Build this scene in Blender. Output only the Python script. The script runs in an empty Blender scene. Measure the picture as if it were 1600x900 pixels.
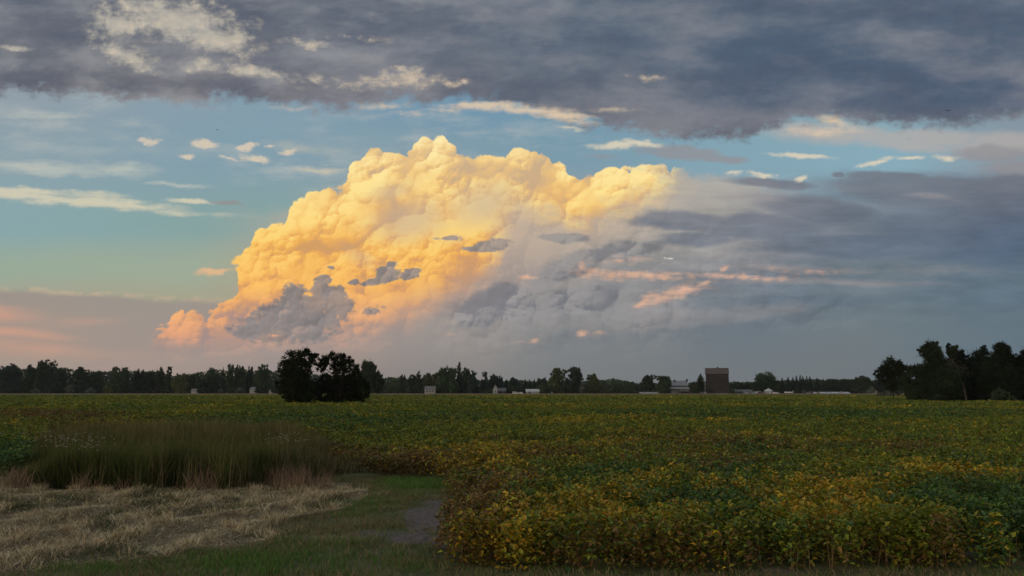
import bpy, math, random
import numpy as np
from mathutils import Vector, Matrix

# ------------------------------------------------------------------ camera
SC = bpy.context.scene
COL = SC.collection
FPX = 1256.0                      # focal length in pixels of a 1600 px wide frame
HOR = 611.0                       # row of the horizon in the frame
EYE = 2.2
PITCH = math.atan((HOR - 450.0) / FPX)
cam_d = bpy.data.cameras.new('camera')
cam = bpy.data.objects.new('camera', cam_d)
COL.objects.link(cam)
cam_d.sensor_width = 36.0
cam_d.lens = 36.0 * FPX / 1600.0
cam_d.clip_start = 0.1
cam_d.clip_end = 20000
cam.location = (0, 0, EYE)
cam.rotation_euler = (math.radians(90) + PITCH, 0, 0)
SC.camera = cam
SC.render.resolution_x = 1024
SC.render.resolution_y = 576
SC.view_settings.view_transform = 'Standard'
SC.view_settings.look = 'None'
SC.view_settings.exposure = 0.0
SC.view_settings.gamma = 1.0
SC.view_settings.use_curve_mapping = False

# ------------------------------------------------------------------ world: low sun sky with drawn-out evening clouds
SUN_EL = math.radians(7)
SUN_AZ = math.radians(-125)       # compass from +Y, negative = to the left and behind
world = bpy.data.worlds.new("World")
SC.world = world
world.use_nodes = True
NT = world.node_tree
NT.nodes.clear()
SKY_STRENGTH = 0.1


class S:
    """a node socket with arithmetic"""
    def __init__(s, sock, nt):
        s.s = sock
        s.nt = nt

    def _m(s, op, *a):
        n = s.nt.nodes.new('ShaderNodeMath')
        n.operation = op
        for i, v in enumerate((s,) + a):
            put(s.nt, v, n.inputs[i])
        return S(n.outputs[0], s.nt)

    def __add__(s, o): return s._m('ADD', o)
    def __radd__(s, o): return s._m('ADD', o)
    def __sub__(s, o): return s._m('SUBTRACT', o)
    def __rsub__(s, o): return s._m('MULTIPLY', -1.0)._m('ADD', o)
    def __mul__(s, o): return s._m('MULTIPLY', o)
    def __rmul__(s, o): return s._m('MULTIPLY', o)
    def __truediv__(s, o): return s._m('DIVIDE', o)
    def max(s, o): return s._m('MAXIMUM', o)
    def min(s, o): return s._m('MINIMUM', o)
    def madd(s, a, b): return s._m('MULTIPLY_ADD', a, b)
    def pow(s, o): return s._m('POWER', o)


def put(nt, v, inp):
    if isinstance(v, S):
        nt.links.new(v.s, inp)
    elif isinstance(v, tuple) and len(v) == 3 and inp.type == 'RGBA':
        inp.default_value = (*v, 1)
    else:
        inp.default_value = v


def lin(c):
    return tuple(((v / 255.0) / 12.92 if v / 255.0 <= 0.04045 else ((v / 255.0 + 0.055) / 1.055) ** 2.4) for v in c)


class G:
    """graph builder"""
    def __init__(g, nt): g.nt = nt

    def node(g, typ, **kw):
        n = g.nt.nodes.new(typ)
        for k, v in kw.items(): setattr(n, k, v)
        return n

    def w(g, s): return S(s, g.nt)

    def vec(g, x, y, z=0.0):
        n = g.node('ShaderNodeCombineXYZ')
        put(g.nt, x, n.inputs[0]); put(g.nt, y, n.inputs[1]); put(g.nt, z, n.inputs[2])
        return g.w(n.outputs[0])

    def mapping(g, v, loc=(0, 0, 0), rot=(0, 0, 0), scale=(1, 1, 1), typ='POINT'):
        n = g.node('ShaderNodeMapping', vector_type=typ)
        put(g.nt, v, n.inputs['Vector'])
        n.inputs['Location'].default_value = loc
        n.inputs['Rotation'].default_value = rot
        n.inputs['Scale'].default_value = scale
        return g.w(n.outputs[0])

    def noise(g, v, scale, detail=4.0, rough=0.55, dist=0.0, dims='2D', color=False):
        n = g.node('ShaderNodeTexNoise', noise_dimensions=dims)
        put(g.nt, v, n.inputs['Vector'])
        n.inputs['Scale'].default_value = scale
        n.inputs['Detail'].default_value = detail
        n.inputs['Roughness'].default_value = rough
        n.inputs['Distortion'].default_value = dist
        return g.w(n.outputs['Color' if color else 'Fac'])

    def voro(g, v, scale, detail=0.0, rough=0.5, lac=2.0, rnd=1.0, feature='F1', smooth=0.3):
        n = g.node('ShaderNodeTexVoronoi', voronoi_dimensions='2D', feature=feature)
        put(g.nt, v, n.inputs['Vector'])
        n.inputs['Scale'].default_value = scale
        n.inputs['Detail'].default_value = detail
        n.inputs['Roughness'].default_value = rough
        n.inputs['Lacunarity'].default_value = lac
        n.inputs['Randomness'].default_value = rnd
        if feature == 'SMOOTH_F1': n.inputs['Smoothness'].default_value = smooth
        return g.w(n.outputs['Distance'])

    def sstep(g, a, b, x, lo=0.0, hi=1.0):
        n = g.node('ShaderNodeMapRange', interpolation_type='SMOOTHSTEP')
        put(g.nt, x, n.inputs[0])
        for i, v in enumerate((a, b, lo, hi)): put(g.nt, v, n.inputs[1 + i])
        return g.w(n.outputs[0])

    def lstep(g, a, b, x, lo=0.0, hi=1.0):
        n = g.node('ShaderNodeMapRange')
        put(g.nt, x, n.inputs[0])
        for i, v in enumerate((a, b, lo, hi)): put(g.nt, v, n.inputs[1 + i])
        return g.w(n.outputs[0])

    def mix(g, f, a, b, blend='MIX'):
        n = g.node('ShaderNodeMix', data_type='RGBA', blend_type=blend)
        put(g.nt, f, n.inputs[0]); put(g.nt, a, n.inputs[6]); put(g.nt, b, n.inputs[7])
        return g.w(n.outputs[2])

    def ramp(g, x, stops, mode='LINEAR'):
        """stops: (pos 0..1, linear rgb)"""
        n = g.node('ShaderNodeValToRGB')
        cr = n.color_ramp
        cr.interpolation = mode
        cr.elements[0].position = stops[0][0]; cr.elements[0].color = (*stops[0][1], 1)
        cr.elements[1].position = stops[-1][0]; cr.elements[1].color = (*stops[-1][1], 1)
        for p, c in stops[1:-1]:
            e = cr.elements.new(p); e.color = (*c, 1)
        put(g.nt, x, n.inputs[0])
        return g.w(n.outputs[0])

    def curve(g, x, pts, x0, x1, y0, y1, handle='AUTO'):
        """y(x) through pts given in real units"""
        n = g.node('ShaderNodeFloatCurve')
        c = n.mapping.curves[0]
        q = [((a - x0) / (x1 - x0), (b - y0) / (y1 - y0)) for a, b in pts]
        c.points[0].location = q[0]
        c.points[1].location = q[-1]
        for a in q[1:-1]: c.points.new(*a)
        for p in c.points: p.handle_type = handle
        n.mapping.extend = 'HORIZONTAL'
        n.mapping.update()
        put(g.nt, g.lstep(x0, x1, x), n.inputs['Value'])
        return g.w(n.outputs[0]).madd(y1 - y0, y0)

    def blob(g, v, cx, cy, rx, ry, rot=0.0):
        """soft ellipse: 1 in its middle, 0 on its rim; in hundreds of chart units"""
        m = g.mapping(v, (cx / 100, cy / 100, 0), (0, 0, math.radians(rot)), (rx / 100, ry / 100, 1), 'TEXTURE')
        n = g.node('ShaderNodeTexGradient', gradient_type='SPHERICAL')
        put(g.nt, m, n.inputs[0])
        return g.w(n.outputs['Fac'])

    def blobs(g, v, lst):
        r = None
        for b in lst:
            k = b[5] if len(b) > 5 else 1.0
            rot = b[4] if len(b) > 4 else 0.0
            q = g.blob(v, *b[:4], rot)
            if k != 1.0: q = q * k
            r = q if r is None else r.max(q)
        return r

    def fray(g, b, *nz):
        """ragged rim: noises (socket, amplitude) act only where the blob is"""
        t = None
        for n, a in nz:
            q = (n - .5) * a
            t = q if t is None else t + q
        return b + t * (b * 4.0).min(1.0)

    def rows(g, X, Y, table):
        out = None; y_prev = None
        for y, stops in table:
            c = g.ramp(X / 16.0, [(p / 16.0, lin(k)) for p, k in stops], 'EASE' if len(stops) > 2 else 'LINEAR')
            out = c if out is None else g.mix(g.sstep(y_prev, y, Y), out, c)
            y_prev = y
        return out


g = G(NT)
tc = g.node('ShaderNodeTexCoord')
# directions of the sky turned so that the chart's middle is where the view looks out over the field
dirv = g.mapping(g.w(tc.outputs['Generated']), rot=(-PITCH, 0, 0))
sp = g.node('ShaderNodeSeparateXYZ'); put(NT, dirv, sp.inputs[0])
dx, dy, dz = (g.w(sp.outputs[i]) for i in range(3))
fy = dy.max(0.05)
X = (dx / fy) * (FPX / 100) + 8.0
Y = 4.5 - (dz / fy) * (FPX / 100)
P = g.vec(X, Y)


def warped(amp, scale, detail=3.0, sx=1.0, sy=1.0, off=0.0, rough=0.55):
    n = g.noise(g.mapping(P, (off, off * 1.7, 0), scale=(sx, sy, 1)), scale, detail, rough, color=True)
    s_ = g.node('ShaderNodeVectorMath', operation='SUBTRACT'); put(NT, n, s_.inputs[0]); s_.inputs[1].default_value = (.5, .5, .5)
    m_ = g.node('ShaderNodeVectorMath', operation='MULTIPLY_ADD'); NT.links.new(s_.outputs[0], m_.inputs[0])
    m_.inputs[1].default_value = (amp[0], amp[1], 0); put(NT, P, m_.inputs[2])
    return g.w(m_.outputs[0])


def xy(v):
    s_ = g.node('ShaderNodeSeparateXYZ'); put(NT, v, s_.inputs[0])
    return g.w(s_.outputs[0]), g.w(s_.outputs[1])


# warped coordinate sets
Pw = warped((0.5, 0.22), 1.1, 5.0, 0.6, 1.5)              # soft stratus, drawn sideways
Pf = warped((0.22, 0.16), 3.0, 6.0, 0.8, 1.2, 7.3, 0.62)   # ragged
Xw, Yw = xy(Pw)
nS = g.noise(g.mapping(P, (3.1, 1.2, 0), scale=(0.55, 2.0, 1)), 1.6, 7.0, 0.6)       # streaky
nF = g.noise(g.mapping(P, (9.1, 4.2, 0), scale=(0.8, 1.3, 1)), 3.5, 8.0, 0.62)        # flocky
nF1 = g.noise(g.mapping(P, (9.1 - .04, 4.2 - .07, 0), scale=(0.8, 1.3, 1)), 3.5, 8.0, 0.62)
RF = nF - nF1                                                                          # light side of the flocks
nW = g.noise(g.mapping(P, (2.9, 6.2, 0), (0, 0, -.06), scale=(0.35, 2.2, 1)), 3.2, 6.0, 0.62)    # wispy
nC = g.noise(g.mapping(P, (1.7, 8.8, 0)), 7.0, 6.0, 0.6)                              # fine

# ---- clear and hazy background
base = g.rows(Xw, Yw, [
    (1.5, [(0, (150, 164, 174)), (4, (136, 162, 178)), (7, (118, 154, 178)), (9, (112, 152, 176)), (11, (132, 165, 180)), (13, (138, 170, 182)), (16, (132, 150, 165))]),
    (2.5, [(0, (144, 166, 176)), (4, (134, 163, 177)), (6, (138, 163, 174)), (9, (125, 158, 175)), (11.5, (134, 168, 184)), (14, (138, 174, 190)), (16, (138, 150, 162))]),
    (3.5, [(0, (140, 172, 176)), (4, (138, 168, 166)), (8, (188, 170, 152)), (11, (168, 163, 158)), (13, (122, 130, 142)), (16, (92, 107, 127))]),
    (4.2, [(0, (158, 176, 158)), (3, (163, 176, 156)), (4, (172, 172, 146)), (8, (172, 156, 146)), (10, (142, 140, 140)), (13, (108, 120, 132)), (16, (88, 106, 126))]),
    (4.7, [(0, (170, 168, 148)), (3.5, (172, 168, 144)), (5, (172, 152, 142)), (8, (150, 143, 142)), (10, (130, 132, 138)), (12, (110, 122, 132)), (16, (84, 106, 127))]),
    (5.3, [(0, (176, 158, 142)), (2, (170, 152, 142)), (5, (162, 146, 140)), (7, (148, 142, 140)), (9, (126, 129, 134)), (12, (110, 121, 130)), (16, (88, 111, 130))]),
    (6.0, [(0, (168, 154, 142)), (2, (172, 152, 142)), (5, (150, 141, 137)), (7, (136, 133, 133)), (9, (122, 127, 131)), (12, (113, 122, 129)), (16, (92, 114, 132))]),
])

# nishita sky behind it all
sky = g.node('ShaderNodeTexSky', sky_type='NISHITA', sun_disc=False)
sky.sun_elevation = SUN_EL
sky.sun_rotation = SUN_AZ
sky.air_density = 1.2; sky.dust_density = 1.5; sky.ozone_density = 1.5
skyc = g.mix(1.0, g.w(sky.outputs[0]), (SKY_STRENGTH,) * 3, 'MULTIPLY')
base = g.mix(0.12, base, skyc)


def layer(col_, mask, colour):
    return g.mix(mask, col_, colour)


def lc(*c): return lin(c)


C = base
# thin veil high left and centre
veil = g.sstep(0.42, 0.75, nS) * g.blobs(Pw, [(100, 190, 330, 90, -4), (700, 205, 330, 60, 3), (470, 260, 260, 60, 8)])
C = layer(C, veil * 0.75, lc(178, 184, 182))

# mauve haze bank on the left horizon
bank_top = g.curve(X, [(-2, 4.52), (0, 4.50), (0.5, 4.52), (1.0, 4.57), (1.7, 4.59), (2.2, 4.64), (3.0, 4.66), (3.6, 4.70), (5, 4.8), (7, 5.0)], -2, 7, 4, 6)
dB = Y + (nS - 0.5) * 0.10 - bank_top
bank = g.sstep(-0.02, 0.10, dB) * g.sstep(5.6, 4.2, X)
bank_c = g.rows(Xw, Yw, [
    (4.6, [(0, (158, 146, 138)), (2, (156, 147, 139)), (4, (158, 146, 138)), (16, (150, 145, 142))]),
    (5.2, [(0, (172, 150, 138)), (2, (160, 148, 140)), (4, (158, 147, 142)), (16, (150, 145, 142))]),
    (6.0, [(0, (168, 154, 142)), (2, (172, 152, 142)), (5, (152, 142, 138)), (16, (150, 145, 142))])])
C = layer(C, bank * 0.92, bank_c)
rim = g.sstep(-0.05, 0.0, dB) * g.sstep(0.07, 0.01, dB) * g.sstep(0.4, 0.6, nF) * g.sstep(4.0, 3.0, X)
C = layer(C, rim * 0.45, lc(208, 178, 150))
pk = g.blobs(Pw, [(-20, 487, 130, 20, 4), (-10, 517, 190, 14, 5), (60, 545, 260, 22, 4, .6), (140, 500, 90, 14, 0, .5)])
C = layer(C, g.sstep(0.05, 0.9, pk + (nS - .5) * .5) * 0.62, lc(216, 162, 136))

# cirrus streaks
ci = g.blobs(Pf, [(100, 312, 330, 15, 5), (30, 300, 210, 12, 2), (210, 322, 60, 9, 8), (300, 315, 60, 5, 3)])
C = layer(C, g.sstep(0.05, 0.85, g.fray(ci, (nW, 1.2), (nF, .4))) * 0.85, lc(214, 206, 180))
ci2 = g.blobs(Pf, [(60, 262, 200, 18, 4), (190, 265, 110, 18, 3, .9), (280, 289, 90, 6, 3, .8), (80, 180, 120, 14, 2, .6)])
C = layer(C, g.sstep(0.1, 1.0, g.fray(ci2, (nW, 1.1))) * 0.7, lc(196, 198, 186))
dk = g.blobs(Pf, [(352, 317, 44, 6, 6)])
C = layer(C, g.sstep(0.1, 0.9, dk) * 0.75, lc(148, 143, 140))
pf = g.blobs(Pf, [(237, 222, 26, 9, 0), (318, 227, 28, 12, 8), (292, 243, 20, 6, 10), (385, 229, 26, 9, -6), (398, 247, 36, 8, 10), (450, 237, 18, 8, 0), (360, 247, 30, 4, 10, .8), (425, 231, 12, 4, 0, .8)])
C = layer(C, g.sstep(0.05, 0.8, g.fray(pf, (nC, 1.2), (nW, 1.5))) * 0.8, lc(222, 204, 180))
# warm haze streak left of the tower
C = layer(C, g.sstep(0.1, 0.9, g.blobs(Pf, [(500, 266, 70, 7, 4), (470, 232, 110, 16, 6, .6)]) + (nF - .5) * .3) * 0.55, lc(215, 200, 170))
pnk = g.blobs(Pf, [(334, 424, 42, 7, -5)])
C = layer(C, g.sstep(0.05, 0.7, g.fray(pnk, (nC, .8))) * 0.9, lc(228, 184, 140))

# ---- soft pale body to the right of the tower
ptop = g.curve(X, [(7.5, 3.2), (8.6, 3.0), (9.5, 2.75), (10.4, 2.66), (11, 2.68), (11.5, 2.70), (12.0, 2.8), (12.5, 2.95), (13.0, 3.05), (14, 3.6), (16, 4.2)], 7.5, 16, 2, 5)
dP = Y + (nF - .5) * 0.35 - ptop
pale = g.sstep(-0.02, 0.22, dP) * g.sstep(14.0, 11.6, X) * g.sstep(6.3, 4.8, Y) * g.sstep(3.0, 6.5, X)
pale_c = g.rows(Xw, Yw, [
    (2.7, [(0, (200, 178, 150)), (9, (196, 182, 158)), (11, (176, 172, 165)), (13, (150, 153, 156)), (16, (120, 128, 138))]),
    (3.6, [(0, (190, 170, 148)), (7, (196, 172, 150)), (9, (182, 168, 154)), (11, (162, 158, 154)), (13, (128, 134, 142)), (16, (100, 115, 130))]),
    (4.4, [(0, (186, 158, 146)), (7, (178, 158, 147)), (9, (146, 143, 142)), (10, (132, 135, 139)), (13, (106, 119, 132)), (16, (95, 110, 130))]),
    (5.2, [(0, (176, 152, 142)), (5, (170, 150, 143)), (7, (148, 143, 141)), (9, (122, 128, 133)), (12, (106, 118, 128)), (16, (90, 110, 130))])])
C = layer(C, pale, pale_c)

# ---- the great tower: a fractal of rounded heads lit from the left and behind
warpT = warped((0.22, 0.22), 2.4, 8.0, 1, 1, 2.2, 0.62)


def ball(scale, loc, rnd=1.0, smooth=None):
    """one size of rounded heads: (side turned up-left, height of the dome)"""
    n = g.node('ShaderNodeTexVoronoi', voronoi_dimensions='2D', feature='SMOOTH_F1' if smooth else 'F1')
    m = g.mapping(warpT, loc)
    put(NT, m, n.inputs['Vector'])
    n.inputs['Scale'].default_value = scale
    n.inputs['Randomness'].default_value = rnd
    if smooth: n.inputs['Smoothness'].default_value = smooth
    d = g.node('ShaderNodeVectorMath', operation='SUBTRACT')
    put(NT, m, d.inputs[0]); NT.links.new(n.outputs['Position'], d.inputs[1])
    l = g.node('ShaderNodeVectorMath', operation='DOT_PRODUCT')
    NT.links.new(d.outputs[0], l.inputs[0])
    l.inputs[1].default_value = (-0.62 * scale, -0.78 * scale, 0)
    dist = g.w(n.outputs['Distance'])
    return g.w(l.outputs['Value']), 1.0 - dist * dist * 1.3


L1, H1 = ball(0.8, (2.3, 5.1, 0), 1.0, 0.35)
L2, H2 = ball(1.9, (1.1, 3.4, 0), 1.0, 0.14)
L3, H3 = ball(4.2, (7.1, 0.4, 0), 1.0, 0.07)
L4, H4 = ball(9.5, (4.4, 9.4, 0))
h0 = H1 * .45 + H2 * .35 + H3 * .2
big0 = g.noise(g.mapping(P, (6.3, 2.2, 0), scale=(.8, 1.1, 1)), 1.1, 3.0, .5)
patch = g.noise(g.mapping(P, (4, 1, 0)), 1.3, 3.0, 0.5)
pw_ = g.sstep(.35, .65, patch)
relief = L1 * .34 + L2 * .42 + (L3 * .38 + L4 * .20) * (pw_ * 1.0 + .25) - RF * 1.1 * (pw_ * .8 + .35)

top = g.curve(X + (nC - .5) * .12, [(2.2, 5.50), (2.30, 5.38), (2.45, 5.22), (2.62, 5.08), (2.78, 4.90), (2.95, 4.83), (3.1, 4.88), (3.25, 4.9), (3.42, 4.76), (3.62, 4.66), (3.70, 4.50), (3.76, 4.0), (3.92, 3.80), (4.05, 3.58), (4.2, 3.50), (4.46, 3.48), (4.54, 3.26), (4.8, 3.08), (5.1, 2.95), (5.4, 2.86), (5.47, 2.58), (5.6, 2.47)],
              2.2, 5.6, 2, 6)
top2 = g.curve(X + (nC - .5) * .12, [(5.6, 2.47), (5.75, 2.35), (5.9, 2.29), (6.1, 2.35), (6.4, 2.40), (6.5, 2.22), (6.68, 2.15), (6.9, 2.18), (7.1, 2.30), (7.4, 2.39), (7.65, 2.47), (7.9, 2.47), (8.02, 2.38), (8.25, 2.32), (8.5, 2.33), (8.65, 2.42), (8.82, 2.6), (8.95, 2.77), (9.2, 2.67), (9.6, 2.57), (10.0, 2.56), (10.5, 2.58), (10.8, 2.72), (11.2, 2.9)],
               5.6, 11.2, 2, 6)
selx = g.sstep(5.58, 5.62, X)
topc = top + selx * (top2 - top)
edge = (0.80 - H2) * 0.16 + (0.8 - H3) * 0.12 + (0.8 - H4) * 0.05 + (nC - .5) * 0.05 - 0.03 + (nF - .5) * (.06 + .5 * g.sstep(4.2, 3.2, X))
dT = Y - topc - edge
tipb = g.blobs(Pf, [(392, 402, 42, 16, -12), (385, 425, 26, 14, 30, .9)])
tower = g.sstep(0.0, 0.045, dT).max(g.sstep(0.25, 0.4, tipb + (nC - .5) * .2))
tower = tower * g.sstep(2.25, 2.5, X + (nF - .5) * .3)

# where the low sun reaches the tower
lowlit = g.curve(X, [(2.2, 5.5), (3.0, 5.52), (3.7, 5.45), (4.2, 5.35), (5.0, 5.3), (5.8, 5.2), (6.4, 5.0), (6.9, 4.75), (7.4, 4.45), (7.75, 4.1), (7.95, 3.6), (8.2, 3.3), (8.6, 3.3), (9.0, 3.5), (9.5, 3.35), (10.0, 3.2), (10.4, 3.05), (10.8, 2.8), (11.2, 2.5)], 2.2, 11.2, 2, 6)
litm = g.sstep(0.35, -0.35, Y - lowlit + (nF - .5) * .5)
dim = g.blobs(Pf, [(640, 345, 110, 55, -10), (760, 320, 110, 60, -12), (610, 300, 60, 25, -20, .8), (560, 400, 60, 22, 30, .6), (800, 345, 70, 80, 0), (705, 375, 60, 22, 0, .5)])
litm = litm * (1.0 - g.sstep(0.0, 1.0, dim) * 0.68)

lit_c = g.ramp(g.lstep(2.0, 5.6, Y), [(0, lc(255, 236, 178)), (.25, lc(255, 228, 150)), (.5, lc(255, 212, 116)), (.68, lc(255, 196, 104)), (.82, lc(246, 178, 120)), (.95, lc(232, 164, 132)), (1, lc(216, 160, 138))])
mid_c = g.ramp(g.lstep(2.0, 5.6, Y), [(0, lc(240, 206, 146)), (.25, lc(242, 194, 118)), (.5, lc(246, 180, 86)), (.68, lc(240, 174, 94)), (.82, lc(220, 160, 118)), (.95, lc(196, 152, 132)), (1, lc(180, 152, 140))])
shd_c = g.ramp(g.lstep(2.0, 5.6, Y), [(0, lc(202, 182, 150)), (.25, lc(206, 172, 132)), (.5, lc(214, 160, 102)), (.68, lc(204, 150, 108)), (.82, lc(174, 144, 134)), (1, lc(160, 143, 139))])
lum = relief * 1.05 + 0.62 + (h0 - .72) * 1.1 + (nF - .5) * .5 + (big0 - .5) * 1.3
lumc = g.lstep(0.0, 1.0, lum)
tc_ = g.mix(g.lstep(0.45, 1.0, lumc), g.mix(g.lstep(0.0, 0.6, lumc), shd_c, mid_c), lit_c)
grey_hi = g.mix(0.25, pale_c, lc(214, 186, 160))
grey_c = g.mix(g.sstep(0.3, 0.9, lumc), g.mix(.12, pale_c, lc(150, 140, 140)), grey_hi)
tower_c = g.mix(litm, grey_c, tc_)
fade = g.sstep(11.2, 9.9, X + (nF - .5) * 1.2) * g.sstep(5.75, 5.2, Y + (nF - .5) * .4)
# lower right of the tower dissolves into rain haze
fade2 = 1.0 - g.sstep(0.1, 1.5, (X - 6.3) * 0.5 + (Y - 4.2) * 1.1 + (nF - .5) * .6) * 0.75
C = layer(C, tower * fade * fade2, tower_c)

# ---- dark scud in front of the tower
sc_ = g.blobs(Pf, [(468, 497, 100, 50, -8), (425, 514, 80, 28, 0), (512, 470, 40, 36, -20), (462, 458, 24, 18, 0), (395, 520, 40, 14, 0), (505, 440, 18, 12, 0), (535, 480, 22, 26, 20), (606, 428, 28, 17, -25), (585, 440, 28, 8, -8), (640, 428, 22, 8, -15),
                   (612, 417, 16, 12, 0), (555, 441, 14, 7, 0, .8), (585, 484, 24, 10, -20, .8), (700, 373, 34, 6, 0, .9), (770, 382, 36, 11, -10), (745, 389, 30, 7, 0, .8), (514, 418, 10, 4, 0)])
scm = g.sstep(0.10, 0.42, g.fray(sc_, (nF, 1.1), (nC, .7), (H4, .3)))
scud_c = g.ramp(g.lstep(3.6, 5.4, Y), [(0, lc(144, 141, 140)), (.5, lc(126, 126, 129)), (1, lc(142, 136, 135))])
sr_ = 1.0 + (L2 * .10 + L3 * .16 + L4 * .10) - RF * .5
scud_c = g.mix(1.0, scud_c, g.vec(sr_, sr_, sr_), 'MULTIPLY')
C = layer(C, scm * 0.92, g.mix(g.sstep(.5, 1.0, lumc) * .25, scud_c, lc(206, 166, 140)))

# ---- grey heads and torn streaks at centre right
gr = g.blobs(Pf, [(770, 470, 90, 34, -12), (740, 495, 60, 24, 0), (830, 480, 90, 40, -6), (900, 415, 120, 26, -24), (960, 395, 110, 22, -8), (880, 372, 60, 10, 4), (900, 470, 120, 34, -10), (1000, 490, 120, 30, -5, .8)])
grm = g.sstep(0.12, 0.42, gr + (H2 - .8) * .3 + (nF - .5) * .3)
C = layer(C, grm * 0.72, g.mix(g.sstep(.35, .9, lumc), lc(116, 119, 127), lc(148, 146, 147)))
gl = g.blobs(Pf, [(1060, 500, 130, 22, -10), (1180, 488, 140, 22, -6), (1020, 470, 70, 20, -10), (880, 505, 120, 22, 0, .7)])
C = layer(C, g.sstep(0.15, 0.6, gl + (H2 - .8) * .35 + (nF - .5) * .35) * 0.35, lc(152, 146, 144))

# dark slate stratus at right
ds = g.blobs(Pw, [(1060, 345, 130, 22, 0), (1190, 355, 150, 34, 0), (1290, 330, 140, 30, 8), (1480, 300, 300, 44, 3), (1520, 370, 280, 60, 2), (1330, 385, 240, 30, 0), (1090, 375, 100, 18, 0, .8), (1620, 330, 260, 90, 0), (1210, 288, 100, 12, 4), (1400, 275, 120, 14, 2), (1305, 272, 18, 7, 0)])
dsm = g.sstep(0.10, 0.55, ds + (nS - .5) * .55 + (nF - .5) * .2)
ds_c = g.rows(Xw, Yw, [(2.8, [(0, (120, 124, 134)), (11, (122, 124, 134)), (14, (112, 117, 128)), (16, (108, 112, 124))]),
                       (3.8, [(0, (116, 121, 132)), (11, (112, 119, 131)), (14, (98, 111, 128)), (16, (86, 102, 123))]),
                       (4.5, [(0, (116, 121, 132)), (11, (112, 120, 131)), (14, (96, 112, 128)), (16, (80, 100, 122))])])
C = layer(C, dsm * 0.85, ds_c)
# paler streaks between
ps = g.blobs(Pw, [(1200, 420, 260, 14, 1), (1300, 440, 300, 10, 1), (1130, 400, 130, 10, 0, .7), (1450, 420, 200, 14, 0, .6), (1180, 310, 90, 12, 5, .8), (1230, 400, 120, 10, 3, .6), (1460, 308, 90, 9, 2, .7)])
C = layer(C, g.sstep(0.15, 0.9, ps + (nS - .5) * .6) * 0.55, lc(152, 147, 148))
bl = g.blobs(Pw, [(1300, 470, 340, 16, -1), (1500, 450, 240, 40, 0, .8), (1120, 480, 60, 12, 0, .5)])
C = layer(C, g.sstep(0.1, 1.0, bl) * 0.5, lc(92, 110, 126))
# sunlit pink edges
pe = g.blobs(Pf, [(945, 428, 70, 11, 4), (1010, 431, 90, 11, -1), (1060, 457, 84, 17, -14), (1150, 432, 160, 9, 1, .45), (1250, 425, 140, 8, -1, .35), (1010, 405, 70, 8, 3, .4), (1095, 446, 26, 10, -20), (1010, 470, 30, 7, -20, .8), (1132, 419, 12, 6, -35), (908, 418, 8, 14, 20, .9), (825, 434, 22, 6, 0), (910, 524, 14, 13, -30, .8), (840, 530, 18, 7, -35, .7), (820, 533, 26, 5, -10, .5), (700, 520, 20, 8, 0, .4), (970, 411, 60, 5, 0, .5), (935, 522, 20, 8, 0, .5)])
C = layer(C, g.sstep(0.0, 1.0, g.fray(pe, (nC, .8), (nW, 1.3), (nF, 1.0))) * 0.85, lc(222, 176, 148))
C = layer(C, g.sstep(0.3, .5, g.blobs(P, [(1047, 404, 9, 2.2, 0), (1039, 403, 4, 1.5, 0)])) * .7, lc(225, 220, 210))
# cream tops of the right-hand banks, wisps in the blue
cw = g.blobs(Pf, [(1190, 273, 34, 7, 5), (1252, 279, 16, 8, -20), (1145, 271, 18, 6, 0, .7), (1250, 243, 70, 6, 3), (1370, 253, 46, 6, -12), (1425, 248, 36, 5, -4), (1480, 246, 30, 7, 0, .8), (960, 228, 60, 10, -3), (1000, 225, 50, 8, 4), (890, 200, 30, 5, 8, .7)])
C = layer(C, g.sstep(0.02, 0.85, g.fray(cw, (nC, .7), (nW, 1.1))) * 0.85, lc(222, 210, 184))
cm = g.blobs(Pw, [(1300, 208, 160, 26, 3), (1250, 200, 60, 22, 0), (1400, 222, 160, 20, 4), (1560, 225, 130, 30, 0), (1460, 215, 120, 20, 0)])
C = layer(C, g.sstep(0.1, 0.7, cm + (nF - .5) * .5) * 0.75, lc(178, 172, 168))
cd = g.blobs(Pf, [(1060, 238, 100, 16, 3), (1130, 248, 60, 10, 5), (1550, 240, 90, 20, 0), (1590, 262, 80, 16, 0), (940, 245, 60, 8, 0, .5)])
C = layer(C, g.sstep(0.15, 0.6, cd + (nF - .5) * .35) * 0.75, lc(146, 144, 148))

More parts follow.
